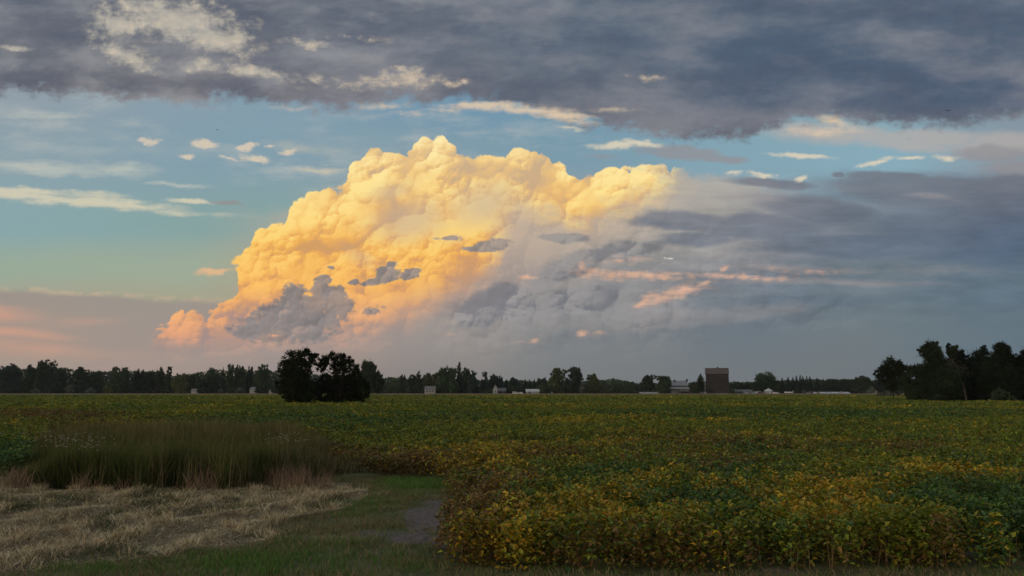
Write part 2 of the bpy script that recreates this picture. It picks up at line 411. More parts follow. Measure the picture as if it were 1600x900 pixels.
# ---- the dark deck overhead
low = g.curve(X, [(-3, 1.5), (0, 1.56), (1, 1.58), (2, 1.61), (3, 1.68), (3.5, 1.66), (4.5, 1.71), (5.5, 1.78), (6.2, 1.66), (6.8, 1.68), (7.4, 1.66), (8.2, 1.78), (9.0, 1.98), (10.0, 2.16), (11.0, 2.26), (11.7, 2.22), (12.1, 2.06), (12.8, 1.98), (13.6, 2.04), (14.6, 2.08), (16, 1.95), (19, 1.9)], -3, 19, 1, 3)
dD = low - Y + (nF - .5) * 0.55 + (nC - .5) * .16 + (nS - .5) * .3
deck = g.sstep(-0.02, 0.24, dD)
deck_c = g.rows(Xw, Yw, [
    (-0.2, [(0, (98, 106, 119)), (3, (106, 112, 122)), (6, (102, 110, 122)), (9, (92, 106, 122)), (12, (84, 98, 116)), (16, (90, 104, 122))]),
    (0.8, [(0, (104, 109, 119)), (3, (116, 119, 126)), (6, (106, 113, 125)), (9, (92, 105, 121)), (12, (80, 97, 117)), (16, (78, 94, 114))]),
    (1.5, [(0, (122, 121, 126)), (3, (120, 119, 125)), (6, (116, 117, 125)), (9, (100, 108, 121)), (12, (84, 98, 117)), (16, (77, 93, 115))]),
    (2.1, [(0, (130, 127, 128)), (5, (134, 129, 130)), (9, (110, 112, 122)), (11, (102, 106, 118)), (13, (108, 112, 122)), (16, (120, 122, 130))])])
big = g.noise(g.mapping(P, (5, 2, 0), scale=(.45, 1.3, 1)), 1.0, 6.0, 0.55)
med = g.noise(g.mapping(Pf, (2, 7, 0), scale=(.6, 1.4, 1)), 1.5, 4.0, 0.5)
leftness = g.sstep(12.0, 4.0, X)
deck_c = g.mix(g.sstep(0.42, 0.75, big) * .55, deck_c, lc(142, 142, 148))
deck_c = g.mix(g.sstep(0.5, 0.3, big) * .45, deck_c, lc(76, 86, 106))
deck_c = g.mix(g.sstep(0.48, 0.8, med) * (leftness * .45 + .12), deck_c, lc(158, 158, 160))
deck_c = g.mix(g.sstep(0.5, 0.22, med) * (leftness * .35 + .12), deck_c, lc(88, 92, 108))
deck_c = g.mix(g.sstep(0.5, 0.78, nS) * (leftness * .3 + .12), deck_c, lc(146, 148, 154))
deck_c = g.mix(g.sstep(0.5, 0.25, nS) * (leftness * .2 + .1), deck_c, lc(80, 90, 108))
# cream openings in the deck
gap = g.blobs(Pf, [(270, 28, 170, 50, 8), (340, 62, 90, 34, 10), (200, 88, 80, 24, 20), (180, 40, 60, 40, 0), (400, 112, 110, 14, 6, .8), (640, 122, 70, 22, 0, .8), (560, 130, 120, 16, 0, .55), (330, 100, 70, 20, 0, .7), (20, 75, 40, 7, 3), (480, 70, 60, 12, 8, .6), (560, 60, 90, 10, 4, .4), (700, 128, 50, 12, 0, .5), (1010, 120, 60, 12, 6, .3), (470, 125, 70, 18, 0, .5)])
gapm = g.sstep(0.06, 0.95, g.fray(gap, (nF, 2.0), (nC, .5)))
deck_c = g.mix(gapm * 0.88, deck_c, g.ramp(X / 16.0, [(0, lc(186, 180, 168)), (.25, lc(190, 182, 168)), (.45, lc(212, 192, 168)), (1, lc(140, 140, 146))]))
deck_c = g.mix(gapm * g.sstep(.5, .75, nC * .5 + nF * .5) * .5, deck_c, lc(232, 212, 184))
C = layer(C, deck, deck_c)
# bright torn hem of the deck
hem = g.blobs(Pf, [(830, 172, 110, 12, 4), (750, 166, 90, 10, 0, .9), (700, 172, 50, 6, 0, .6), (450, 168, 60, 6, 0, .4), (880, 180, 70, 9, 3), (600, 165, 60, 9, 0, .5), (900, 190, 60, 8, 10, .5), (1305, 190, 40, 14, 10, .7), (1290, 205, 90, 14, 0, .6), (650, 178, 60, 6, 0, .4), (960, 172, 60, 8, 0, .5)])
C = layer(C, g.sstep(0.0, 0.9, g.fray(hem, (nC, .5), (nW, .9))) * 0.85, lc(226, 202, 172))

rl = 1.0 - RF * deck * 0.22
hm = g.sstep(0.0, 0.5, g.blobs(Pf, [(860, 470, 230, 95, -18), (1080, 450, 240, 110, -14), (980, 390, 190, 60, -15), (1250, 480, 160, 60, 0, .7)])) * (1.0 - deck)
rl = rl + ((L1 * .06 + L2 * .09 + L3 * .05) - RF * .30) * hm
strm = g.sstep(8.5, 12.0, X) * g.sstep(2.6, 3.4, Y) * g.sstep(5.2, 4.6, Y)
rl = rl + (nS - .5) * strm * .55
fib = (nW - .5) * g.sstep(8.6, 10.5, X) * g.sstep(2.4, 3.2, Y) * g.sstep(5.6, 4.4, Y)
C = g.mix(1.0, C, g.vec(rl + fib * .55, rl + fib * .42, rl + fib * .34), 'MULTIPLY')

# ---- the rest of the sky, outside the part described above: an even broken deck
rest = g.mix(g.sstep(.4, .7, g.noise(dirv, 2.5, 5.0, .55, dims='3D')), lc(134, 140, 152), lc(190, 188, 184))
rest = g.mix(0.25, rest, skyc)
rest = g.mix(g.sstep(-.1, -.9, dy) * g.sstep(.8, .0, dz) * .6, rest, lc(236, 206, 168))
up = g.sstep(-0.3, -2.2, Y)
out = g.mix(up, C, rest)
side = g.sstep(0.75, 0.35, dy)
out = g.mix(side, out, rest)
fin = g.mix(1.0, out, (1 / SKY_STRENGTH,) * 3, 'MULTIPLY')
fin.s.node.clamp_result = False
bg = g.node('ShaderNodeBackground'); put(NT, fin, bg.inputs['Color'])
bg.inputs['Strength'].default_value = SKY_STRENGTH
wo = g.node('ShaderNodeOutputWorld')
NT.links.new(bg.outputs[0], wo.inputs[0])
world.cycles.sampling_method = 'MANUAL'
world.cycles.sample_map_resolution = 512

# low sun, already veiled by cloud over the field
sun_d = bpy.data.lights.new('sun', 'SUN')
sun = bpy.data.objects.new('sun', sun_d)
COL.objects.link(sun)
sun_d.energy = 0.8
sun_d.angle = math.radians(12)
sun_d.color = (1.0, 0.78, 0.58)
sun.rotation_euler = (math.radians(90) - SUN_EL, 0, -SUN_AZ + math.pi)
sdir = Vector((math.sin(SUN_AZ) * math.cos(SUN_EL), math.cos(SUN_AZ) * math.cos(SUN_EL), math.sin(SUN_EL)))
sun.rotation_euler = sdir.to_track_quat('Z', 'Y').to_euler()

# ------------------------------------------------------------------ helpers for places and meshes
rng = np.random.default_rng(11)
TP = math.tan(PITCH)


def elev(py): return PITCH - math.atan((py - 450.0) / FPX)
def zat(py, D): return EYE + D * math.tan(elev(py))
def dep(D, z=0.0): return D * math.cos(PITCH) + (z - EYE) * math.sin(PITCH)
def xat(px, D, z=0.0): return (px - 800.0) / FPX * dep(D, z)


def gnd(px, py, z=0.0):
    D = (z - EYE) / math.tan(elev(py))
    return xat(px, D, z), D


def to_chart(x, y, z=0.0):
    """numpy: where a ground point lies in the photographed frame (used once, to lay out the crop's colours)"""
    d = y * math.cos(PITCH) + (z - EYE) * math.sin(PITCH)
    u = (z - EYE) * math.cos(PITCH) - y * math.sin(PITCH)
    d = np.maximum(d, 0.5)
    return 800 + FPX * x / d, 450 - FPX * u / d


def tag(o, label=None, cat=None, group=None, kind=None):
    if label: o['label'] = label
    if cat: o['category'] = cat
    if group: o['group'] = group
    if kind: o['kind'] = kind
    return o


def empty(name, loc, rz=0.0):
    o = bpy.data.objects.new(name, None)
    o.location = loc; o.rotation_euler = (0, 0, rz); o.empty_display_size = 0.5
    COL.objects.link(o)
    return o


def mesh_np(name, V, F, mats, parent=None, colors=None, mat_idx=None, smooth=False):
    """V (n,3), F (m,k) with k constant (3 or 4)"""
    me = bpy.data.meshes.new(name)
    V = np.ascontiguousarray(V, dtype=np.float32); F = np.ascontiguousarray(F, dtype=np.int32)
    k = F.shape[1]
    me.vertices.add(len(V)); me.vertices.foreach_set('co', V.ravel())
    me.loops.add(F.size); me.loops.foreach_set('vertex_index', F.ravel())
    me.polygons.add(len(F))
    me.polygons.foreach_set('loop_start', np.arange(0, F.size, k, dtype=np.int32))
    me.polygons.foreach_set('loop_total', np.full(len(F), k, dtype=np.int32))
    if mat_idx is not None: me.polygons.foreach_set('material_index', np.asarray(mat_idx, dtype=np.int32))
    me.polygons.foreach_set('use_smooth', np.full(len(F), bool(smooth)))
    if colors is not None:
        a = me.attributes.new('leaf_tone', 'FLOAT_COLOR', 'POINT')
        c4 = np.ones((len(V), 4), dtype=np.float32); c4[:, :3] = colors
        a.data.foreach_set('color', c4.ravel())
    me.update(calc_edges=True)
    if not isinstance(mats, (list, tuple)): mats = [mats]
    for m in mats: me.materials.append(m)
    o = bpy.data.objects.new(name, me)
    COL.objects.link(o)
    if parent: o.parent = parent
    return o


class MB:
    """collects boxes, prisms and tubes for one mesh"""
    def __init__(s): s.v = []; s.f = []

    def add(s, vs, fs):
        n = len(s.v); s.v += [tuple(v) for v in vs]; s.f += [tuple(i + n for i in f) for f in fs]

    def box(s, x0, x1, y0, y1, z0, z1):
        s.add([(x0, y0, z0), (x1, y0, z0), (x1, y1, z0), (x0, y1, z0), (x0, y0, z1), (x1, y0, z1), (x1, y1, z1), (x0, y1, z1)],
              [(0, 3, 2, 1), (4, 5, 6, 7), (0, 1, 5, 4), (1, 2, 6, 5), (2, 3, 7, 6), (3, 0, 4, 7)])

    def extr(s, prof, a0, a1, axis='x'):
        """closed profile of (horizontal, z) swept along x or y"""
        n = len(prof)
        if axis == 'x': vs = [(a0, p, z) for p, z in prof] + [(a1, p, z) for p, z in prof]
        else: vs = [(p, a0, z) for p, z in prof] + [(p, a1, z) for p, z in prof]
        fs = [tuple(range(n)), tuple(range(2 * n - 1, n - 1, -1))] + [(i, (i + 1) % n, n + (i + 1) % n, n + i) for i in range(n)]
        s.add(vs, fs)

    def tube(s, pts, rads, n=6, cap=True):
        pts = [Vector(p) for p in pts]; rings = []
        base = len(s.v)
        for i, p in enumerate(pts):
            t = (pts[min(i + 1, len(pts) - 1)] - pts[max(i - 1, 0)]).normalized()
            a = t.orthogonal().normalized(); b = t.cross(a)
            for k in range(n):
                w = 2 * math.pi * k / n
                s.v.append(tuple(p + (a * math.cos(w) + b * math.sin(w)) * rads[i]))
        for i in range(len(pts) - 1):
            for k in range(n):
                s.f.append((base + i * n + k, base + i * n + (k + 1) % n, base + (i + 1) * n + (k + 1) % n, base + (i + 1) * n + k))
        if cap:
            s.f.append(tuple(base + k for k in range(n - 1, -1, -1)))
            s.f.append(tuple(base + (len(pts) - 1) * n + k for k in range(n)))

    def lathe(s, prof, n=24, cx=0, cy=0):
        base = len(s.v)
        for r, z in prof:
            for k in range(n):
                w = 2 * math.pi * k / n
                s.v.append((cx + r * math.cos(w), cy + r * math.sin(w), z))
        for i in range(len(prof) - 1):
            for k in range(n):
                s.f.append((base + i * n + k, base + i * n + (k + 1) % n, base + (i + 1) * n + (k + 1) % n, base + (i + 1) * n + k))

    def build(s, name, mat, parent=None, bevel=0.0, smooth=False):
        me = bpy.data.meshes.new(name)
        me.from_pydata(s.v, [], s.f); me.update()
        import bmesh
        bm = bmesh.new(); bm.from_mesh(me); bmesh.ops.recalc_face_normals(bm, faces=bm.faces)
        if bevel: bmesh.ops.bevel(bm, geom=list(bm.edges), offset=bevel, segments=1, affect='EDGES')
        bm.to_mesh(me); bm.free()
        if smooth:
            for p in me.polygons: p.use_smooth = True
        me.materials.append(mat)
        o = bpy.data.objects.new(name, me); COL.objects.link(o)
        if parent: o.parent = parent
        return o


# ------------------------------------------------------------------ materials
def new_mat(name):
    m = bpy.data.materials.new(name); m.use_nodes = True
    nt = m.node_tree; nt.nodes.clear()
    return m, G(nt)


def finish(gm, base, rough=0.8, spec=0.3, bump=None, bump_s=0.4, bump_d=0.1, trans=0.0, metal=0.0):
    nt = gm.nt
    b = gm.node('ShaderNodeBsdfPrincipled')
    put(nt, base, b.inputs['Base Color'])
    put(nt, rough, b.inputs['Roughness'])
    b.inputs['Specular IOR Level'].default_value = spec
    b.inputs['Metallic'].default_value = metal
    if bump is not None:
        bp = gm.node('ShaderNodeBump'); bp.inputs['Strength'].default_value = bump_s; bp.inputs['Distance'].default_value = bump_d
        put(nt, bump, bp.inputs['Height']); nt.links.new(bp.outputs[0], b.inputs['Normal'])
    out = gm.node('ShaderNodeOutputMaterial')
    if trans:
        t = gm.node('ShaderNodeBsdfTranslucent'); put(nt, base, t.inputs['Color'])
        mx = gm.node('ShaderNodeMixShader'); mx.inputs[0].default_value = trans
        nt.links.new(b.outputs[0], mx.inputs[1]); nt.links.new(t.outputs[0], mx.inputs[2]); nt.links.new(mx.outputs[0], out.inputs[0])
    else:
        nt.links.new(b.outputs[0], out.inputs[0])


def leaf_mat(name, rough=0.6, spec=0.25, trans=0.2):
    m, gm = new_mat(name)
    a = gm.node('ShaderNodeAttribute', attribute_name='leaf_tone')
    finish(gm, gm.w(a.outputs['Color']), rough, spec, trans=trans)
    return m


def plain_mat(name, c, var=0.2, scale=1.0, rough=0.8, spec=0.25, metal=0.0, stretch=(1, 1, 1), bump=0.0, dark=None, wave=None):
    m, gm = new_mat(name)
    tcn = gm.node('ShaderNodeTexCoord')
    p = gm.mapping(gm.w(tcn.outputs['Object']), scale=stretch)
    n = gm.noise(p, scale, 5.0, 0.6, dims='3D')
    d = dark or tuple(v * (1 - var) for v in c)
    base = gm.mix(gm.sstep(.35, .68, n), d, c)
    bmp = n if bump else None
    if wave:
        w = gm.node('ShaderNodeTexWave', wave_type='BANDS', bands_direction=wave[0], wave_profile='SAW')
        put(gm.nt, gm.w(tcn.outputs['Object']), w.inputs[0])
        w.inputs['Scale'].default_value = wave[1]; w.inputs['Distortion'].default_value = wave[2]; w.inputs['Detail'].default_value = 2
        base = gm.mix(gm.sstep(.0, .25, gm.w(w.outputs['Fac'])) * -wave[3] + wave[3], base, tuple(v * .35 for v in c))
        bmp = gm.w(w.outputs['Fac'])
    finish(gm, base, rough, spec, bump=bmp, bump_s=max(bump, .2), bump_d=.03, metal=metal)
    return m


M_LEAF = leaf_mat('tree_foliage', 0.75, 0.12, 0.15)
M_SOY = leaf_mat('soybean_leaf', 0.5, 0.35, 0.22)
M_BLADE = leaf_mat('grass_blade', 0.7, 0.2, 0.2)
M_STRAW = leaf_mat('dry_straw', 0.75, 0.2, 0.1)
M_BARK = plain_mat('bark', (0.07, 0.055, 0.042), .5, 3, 0.9, .1, stretch=(1, 1, .2), bump=.5)
M_DEADWOOD = plain_mat('bleached_deadwood', (0.26, 0.23, 0.20), .4, 3, 0.9, .1, stretch=(1, 1, .2), bump=.5)

M_GREYBARK = plain_mat('grey_dead_bark', (.11, .098, .088), .4, 3, .9, .1, stretch=(1, 1, .2), bump=.5)


# ---- the ground: one sheet, fine near the viewer
def vnoise(x, y, s, seed=0):
    """cheap smooth value noise 0..1"""
    r = np.random.default_rng(seed); T = r.random((256, 256))
    u = x / s; v = y / s
    i = np.floor(u).astype(int); j = np.floor(v).astype(int); fu = u - i; fv = v - j
    fu = fu * fu * (3 - 2 * fu); fv = fv * fv * (3 - 2 * fv)
    a = T[i % 256, j % 256]; b = T[(i + 1) % 256, j % 256]; c = T[i % 256, (j + 1) % 256]; d = T[(i + 1) % 256, (j + 1) % 256]
    return (a * (1 - fu) + b * fu) * (1 - fv) + (c * (1 - fu) + d * fu) * fv


def fnoise(x, y, s, seed=0, o=3):
    t = 0; a = 1; n = 0
    for k in range(o):
        t = t + a * vnoise(x, y, s / 2 ** k, seed + k); n += a; a *= .55
    return t / n


def ridge_z(x, y):
    """mown swaths: low ridges running away to the right"""
    dxr, dyr = 0.41, 0.912                     # along the swath
    s_ = x * dyr - y * dxr                     # across
    t_ = x * dxr + y * dyr
    w = 0.5 + 0.5 * np.sin(s_ * 2 * math.pi / 1.35 + 1.1 * np.sin(t_ * .7) + .6 * np.sin(t_ * 1.9 + 1))
    return np.clip(w ** 1.5 * (.35 + 1.1 * fnoise(x, y, 1.3, 17)) + (fnoise(x, y, .6, 19) - .5) * .5, 0, 1.2)


STRAW_POLY = [(-900, 757), (60, 763), (200, 764), (420, 758), (545, 756), (575, 768), (552, 790), (500, 806), (440, 822), (410, 845), (330, 862), (235, 872), (150, 882), (60, 890), (-300, 905), (-1600, 930), (-1600, 780)]
SOY_POLY = [(2600, 894), (1540, 895), (1532, 862), (1512, 850), (1498, 872), (1500, 895), (1000, 897), (740, 893), (702, 884), (686, 864), (722, 842), (758, 818), (738, 803), (700, 792), (706, 768), (716, 750), (640, 748), (600, 744), (560, 735), (530, 728), (515, 712), (480, 700), (400, 690), (80, 676), (60, 700), (45, 730), (20, 745), (-300, 748), (-1600, 750), (-1600, 612.5), (2600, 612.5)]
TALL_POLY = [(38, 764), (100, 766), (250, 767), (400, 762), (480, 757), (528, 748), (545, 735), (528, 712), (500, 700), (450, 686), (380, 676), (240, 670), (120, 672), (60, 690), (36, 720), (28, 745)]


def inside(px, py, poly):
    r = np.zeros(len(px), bool)
    n = len(poly)
    for i in range(n):
        x0, y0 = poly[i]; x1, y1 = poly[(i + 1) % n]
        if y0 == y1: continue
        c = ((y0 > py) != (y1 > py)) & (px < (x1 - x0) * (py - y0) / (y1 - y0) + x0)
        r ^= c
    return r


def blobv(px, py, lst):
    t = np.zeros(len(px))
    for cx, cy, rx, ry, k in lst:
        t = np.maximum(t, k * np.clip(1.4 - np.hypot((px - cx) / rx, (py - cy) / ry), 0, 1))
    return t


DIRT = [(664, 812, 34, 24, 1), (645, 842, 50, 10, .85), (690, 850, 20, 12, .7), (600, 833, 60, 7, .6), (680, 785, 26, 14, .6), (1514, 868, 16, 22, 1), (1150, 893, 260, 5, .5), (620, 862, 90, 8, .4)]


def soft_in(x, y, poly, amp):
    px, py = to_chart(x + (fnoise(x, y, .9, 5) - .5) * amp, y + (fnoise(x, y, .9, 9) - .5) * amp * 1.6)
    return inside(px, py, poly)


gx = np.concatenate([[-2500, -1500, -900, -300, -100, -50, -28], np.arange(-18, 18.01, .12), [28, 50, 100, 300, 900, 1500, 2500]])
gy = np.concatenate([[-2000, -1000, -300, -60, -10, 2], np.arange(6, 21.01, .12), [26, 40, 80, 200, 420, 900, 1800, 3000]])
GX, GY = np.meshgrid(gx, gy); fx = GX.ravel(); fyy = GY.ravel()
near = (np.abs(fx) < 19) & (fyy > 5) & (fyy < 22)
gz = np.zeros(len(fx)); strawm = np.zeros(len(fx)); dirtm = np.zeros(len(fx))
ip = soft_in(fx[near], fyy[near], STRAW_POLY, .5)
gz[near] = (fnoise(fx[near], fyy[near], .8, 3) - .5) * .06 + np.where(ip, ridge_z(fx[near], fyy[near]) * .045, 0)
strawm[near] = ip
pxn, pyn = to_chart(fx[near], fyy[near])
dirtm[near] = blobv(pxn, pyn, DIRT)
cols = np.zeros((len(fx), 3)); cols[:, 0] = strawm; cols[:, 1] = dirtm
ny_, nx_ = len(gy), len(gx)
idx = np.arange(nx_ * ny_).reshape(ny_, nx_)
F = np.stack([idx[:-1, :-1], idx[:-1, 1:], idx[1:, 1:], idx[1:, :-1]], -1).reshape(-1, 4)
m, gm = new_mat('soil_and_turf')
a = gm.node('ShaderNodeAttribute', attribute_name='leaf_tone')
sp2 = gm.node('ShaderNodeSeparateColor'); put(gm.nt, gm.w(a.outputs['Color']), sp2.inputs[0])
tcn = gm.node('ShaderNodeTexCoord'); pg = gm.w(tcn.outputs['Object'])
n1 = gm.noise(pg, 1.3, 8, .65); n2 = gm.noise(pg, 9, 6, .7)
turf = gm.mix(gm.sstep(.35, .65, n1), (0.08, 0.11, 0.04), (0.17, 0.16, 0.08))
soil = gm.mix(gm.sstep(.3, .7, n2), (0.11, 0.095, 0.09), (0.20, 0.175, 0.165))
dryg = gm.mix(gm.sstep(.3, .7, n2), (0.13, 0.10, 0.06), (0.24, 0.18, 0.12))
b_ = gm.mix(gm.w(sp2.outputs[0]), turf, dryg)
b_ = gm.mix(gm.sstep(.25, .7, gm.w(sp2.outputs[1]) + (n1 - .5) * .8 + (n2 - .5) * .4), b_, soil)
finish(gm, b_, .9, .15, bump=n2 + n1, bump_s=.8, bump_d=.05)
ground = mesh_np('ground', np.stack([fx, fyy, gz], 1), F, m, colors=cols, smooth=True)
tag(ground, 'dark soil and turf of the flat farmland', kind='structure')


def ground_z(x, y):
    z = (fnoise(x, y, .8, 3) - .5) * .06
    return np.where(soft_in(x, y, STRAW_POLY, .5), z + ridge_z(x, y) * .045, z)


# ------------------------------------------------------------------ blades
def blades(x, y, z, h, w, lean, ctip, cbase, name, mat, lying=False, ang=None, lab=None, cat=None):
    """one thin bent blade (two quads' worth: 5 verts, 3 tris) per point"""
    n = len(x)
    a = rng.random(n) * 2 * math.pi if ang is None else ang
    fac = rng.random(n) * 2 * math.pi
    dxw, dyw = np.cos(fac) * w / 2, np.sin(fac) * w / 2
    lx, ly = np.cos(a) * lean, np.sin(a) * lean
    B = np.stack([x, y, z], 1)
    mid = B + np.stack([lx * .35, ly * .35, h * .55], 1)
    tip = B + np.stack([lx, ly, h], 1)
    Wd = np.stack([dxw, dyw, np.zeros(n)], 1)
    V = np.stack([B - Wd, B + Wd, mid + Wd * .8, mid - Wd * .8, tip], 1).reshape(-1, 3)
    k = np.arange(n)[:, None] * 5
    T = np.concatenate([k + [0, 1, 2], k + [0, 2, 3], k + [3, 2, 4]], 0)
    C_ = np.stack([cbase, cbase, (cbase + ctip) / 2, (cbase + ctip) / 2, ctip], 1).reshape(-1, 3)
    o = mesh_np(name, V, T, mat, colors=C_)
    if lab: tag(o, lab, cat, kind='stuff')
    return o


def pick(cols_, n, wts=None, jit=.2):
    c = np.array(cols_)[rng.choice(len(cols_), n, p=wts)]
    return c * (1 + (rng.random((n, 1)) - .5) * 2 * jit)


# ---- cut straw lying on the left
n = 340000
y = 9 + 10 * rng.random(n) ** .8; x = -16 + 14 * rng.random(n)
k = soft_in(x, y, STRAW_POLY, .5) | (soft_in(x, y, STRAW_POLY, 2.6) & (rng.random(n) < .35)); x, y = x[k], y[k]
rz_ = ridge_z(x, y); k = rng.random(len(x)) < .55 + .45 * rz_; x, y, rz_ = x[k], y[k], rz_[k]
n = len(x)
patchy = fnoise(x, y, .7, 21)
cl = pick([(0.58, .47, .28), (0.70, .60, .38), (0.50, .38, .22), (.34, .28, .16), (.76, .68, .48)], n, jit=.25)
grn = pick([(.10, .13, .04), (.06, .09, .03)], n)
patch2 = fnoise(x, y, 2.0, 23)
isg = rng.random(n) < np.clip((patchy - .50) * 3.0 + (patch2 - .5) * 1.6 + (rz_ < .25) * .25, .06, .85)
cl *= (.55 + .9 * fnoise(x, y, .25, 27, 2))[:, None]
cl[isg] = grn[isg]
L = .05 + .16 * rng.random(n)
up_ = rng.random(n) ** 2.2 * (.4 + 1.6 * (vnoise(x, y, .3, 29) > .6))
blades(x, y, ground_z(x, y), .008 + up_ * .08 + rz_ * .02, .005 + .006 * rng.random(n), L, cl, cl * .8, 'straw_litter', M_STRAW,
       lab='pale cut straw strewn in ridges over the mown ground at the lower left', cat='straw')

# ---- short grass between the straw and the crop
n = 420000
y = 8.6 + 12.6 * rng.random(n) ** .85; x = -12 + 25 * rng.random(n)
px, py = to_chart(x, y)
k = (~soft_in(x, y, STRAW_POLY, .5) | (rng.random(n) < .12)) & (~soft_in(x, y, SOY_POLY, .3)) & (px > -60) & (px < 1660)
k2 = rng.random(n) < np.clip(1 - 1.5 * (blobv(px, py, DIRT) + (fnoise(x, y, .35, 31) - .5) * 1.3), .02, 1)
k3 = rng.random(n) < np.clip(fnoise(x, y, .5, 33) * 2.4 - .35, .1, 1)
k = k & k2 & k3
x, y, px, py = x[k], y[k], px[k], py[k]; n = len(x)
lush = blobv(px, py, [(430, 885, 230, 24, 1), (650, 758, 60, 16, 1.2), (560, 790, 60, 20, .6), (600, 835, 40, 6, .8), (610, 868, 30, 6, .9), (480, 850, 80, 14, .5), (120, 893, 90, 12, .9), (1580, 890, 60, 20, .5), (900, 896, 200, 6, .4)]) + (fnoise(x, y, .6, 41) - .5) * .8
cl = np.where((rng.random(n) < np.clip(.08 + lush * .85, .05, .92))[:, None], pick([(.09, .22, .035), (.11, .25, .045), (.15, .24, .05)], n), pick([(.24, .22, .10), (.36, .28, .17), (.18, .20, .07), (.26, .18, .10)], n))
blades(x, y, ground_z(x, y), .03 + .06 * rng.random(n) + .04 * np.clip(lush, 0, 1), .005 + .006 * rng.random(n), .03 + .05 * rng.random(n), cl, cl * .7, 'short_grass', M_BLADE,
       lab='short green and withered grass of the track beside the crop', cat='grass')

# ---- tall grass patch
n = 260000
y = 16 + 22 * rng.random(n); x = -19 + 20 * rng.random(n)
px, py = to_chart(x, y)
k = soft_in(x, y, TALL_POLY, 2.2) & (px > -40)
front = blobv(px, py, [(250, 764, 300, 14, 1)])
k &= rng.random(len(x)) < .45 + .55 * front
x, y, px, py = x[k], y[k], px[k], py[k]
for a0 in range(3):   # denser first rows
    m_ = 9000
    fx_ = -13 + 10.5 * rng.random(m_); fy_ = 17.6 + 1.6 * rng.random(m_)
    p_, q_ = to_chart(fx_, fy_); kk = inside(p_, q_, TALL_POLY)
    x = np.concatenate([x, fx_[kk]]); y = np.concatenate([y, fy_[kk]])
px, py = to_chart(x, y); n = len(x)
ed = np.clip(.35 + (px - 30) / 110, .35, 1) * np.clip((575 - px) / 120, .35, 1)
back = np.clip((py - 668) / 22, .35, 1)
clump = fnoise(x, y, .45, 55, 3)
h = (.55 + .5 * rng.random(n) ** .7) * ed * (.45 + .55 * fnoise(x, y, 1.3, 51, 3) + .5 * clump) * back
stray = rng.random(n) < .02
h[stray] *= 1.22
tan_ = rng.random(n) < np.clip(.22 + .5 * (fnoise(x, y, 1.2, 53) - .45) * 2 + (clump - .5) * 1.6 + .25 * (py < 715) - .25 * ((py > 735) & (px < 330)) + .4 * blobv(px, py, [(500, 735, 40, 25, 1), (20, 755, 40, 10, 1)]), .1, .95)
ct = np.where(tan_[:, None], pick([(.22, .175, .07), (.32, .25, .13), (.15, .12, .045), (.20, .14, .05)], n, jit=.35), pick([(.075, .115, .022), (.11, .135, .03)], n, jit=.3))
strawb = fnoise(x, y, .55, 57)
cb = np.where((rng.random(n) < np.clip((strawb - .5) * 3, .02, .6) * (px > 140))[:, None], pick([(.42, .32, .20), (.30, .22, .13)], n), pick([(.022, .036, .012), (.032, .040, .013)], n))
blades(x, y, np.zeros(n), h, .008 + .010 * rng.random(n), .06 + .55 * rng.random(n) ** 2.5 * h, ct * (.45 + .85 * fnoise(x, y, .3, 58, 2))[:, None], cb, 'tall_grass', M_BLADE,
       lab='stand of tall uncut grass with brown seed heads left of the track', cat='grass')
# dry tufts at the foot of the tall grass and pinkish dry grass at its left end
n = 26000
x = -13.5 + 11.5 * rng.random(n); y = 17.2 + 2.2 * rng.random(n)
px, py = to_chart(x, y)
k = (rng.random(n) < np.clip((fnoise(x, y, .5, 61) - .42) * 4, 0, 1)) & ((py < 770) & (py > 740)) & (px > -60) & (px < 520)
x, y = x[k], y[k]; n = len(x)
cl = pick([(.36, .25, .17), (.28, .19, .13), (.2, .14, .08)], n)
blades(x, y, np.zeros(n), .15 + .45 * rng.random(n) ** 1.5, .007 + .006 * rng.random(n), .05 + .3 * rng.random(n), cl, cl * .8, 'dry_grass', M_STRAW,
       lab='bleached dry stalks along the foot of the tall grass', cat='grass')


# ------------------------------------------------------------------ leaves as folded quads
def leaves(P_, size, name, mat, colr, flat=.5, parent=None, aspect=1.5, fold=.25):
    n = len(P_)
    a = rng.random(n) * 2 * math.pi
    tilt = (rng.random(n) - .5) * 2 * (1 - flat) * math.pi / 2 * 1.2
    tw = (rng.random(n) - .5) * 2 * (1 - flat) * 1.4
    ax = np.stack([np.cos(a) * np.cos(tilt), np.sin(a) * np.cos(tilt), np.sin(tilt)], 1)
    sd = np.stack([-np.sin(a) * np.cos(tw), np.cos(a) * np.cos(tw), np.sin(tw)], 1)
    nr = np.cross(ax, sd)
    s_ = np.asarray(size).reshape(-1, 1) * np.ones((n, 1))
    L_ = ax * s_ * .5 * aspect; W_ = sd * s_ * .5; N_ = nr * s_ * fold
    V = np.stack([P_ - L_, P_ + W_ * .95 - L_ * .15 + N_, P_ + L_, P_ - W_ * .95 - L_ * .15 + N_], 1).reshape(-1, 3)
    k = np.arange(n)[:, None] * 4
    T = np.concatenate([k + [0, 1, 2], k + [0, 2, 3]], 0)
    return mesh_np(name, V, T, mat, parent, np.repeat(colr, 4, axis=0))


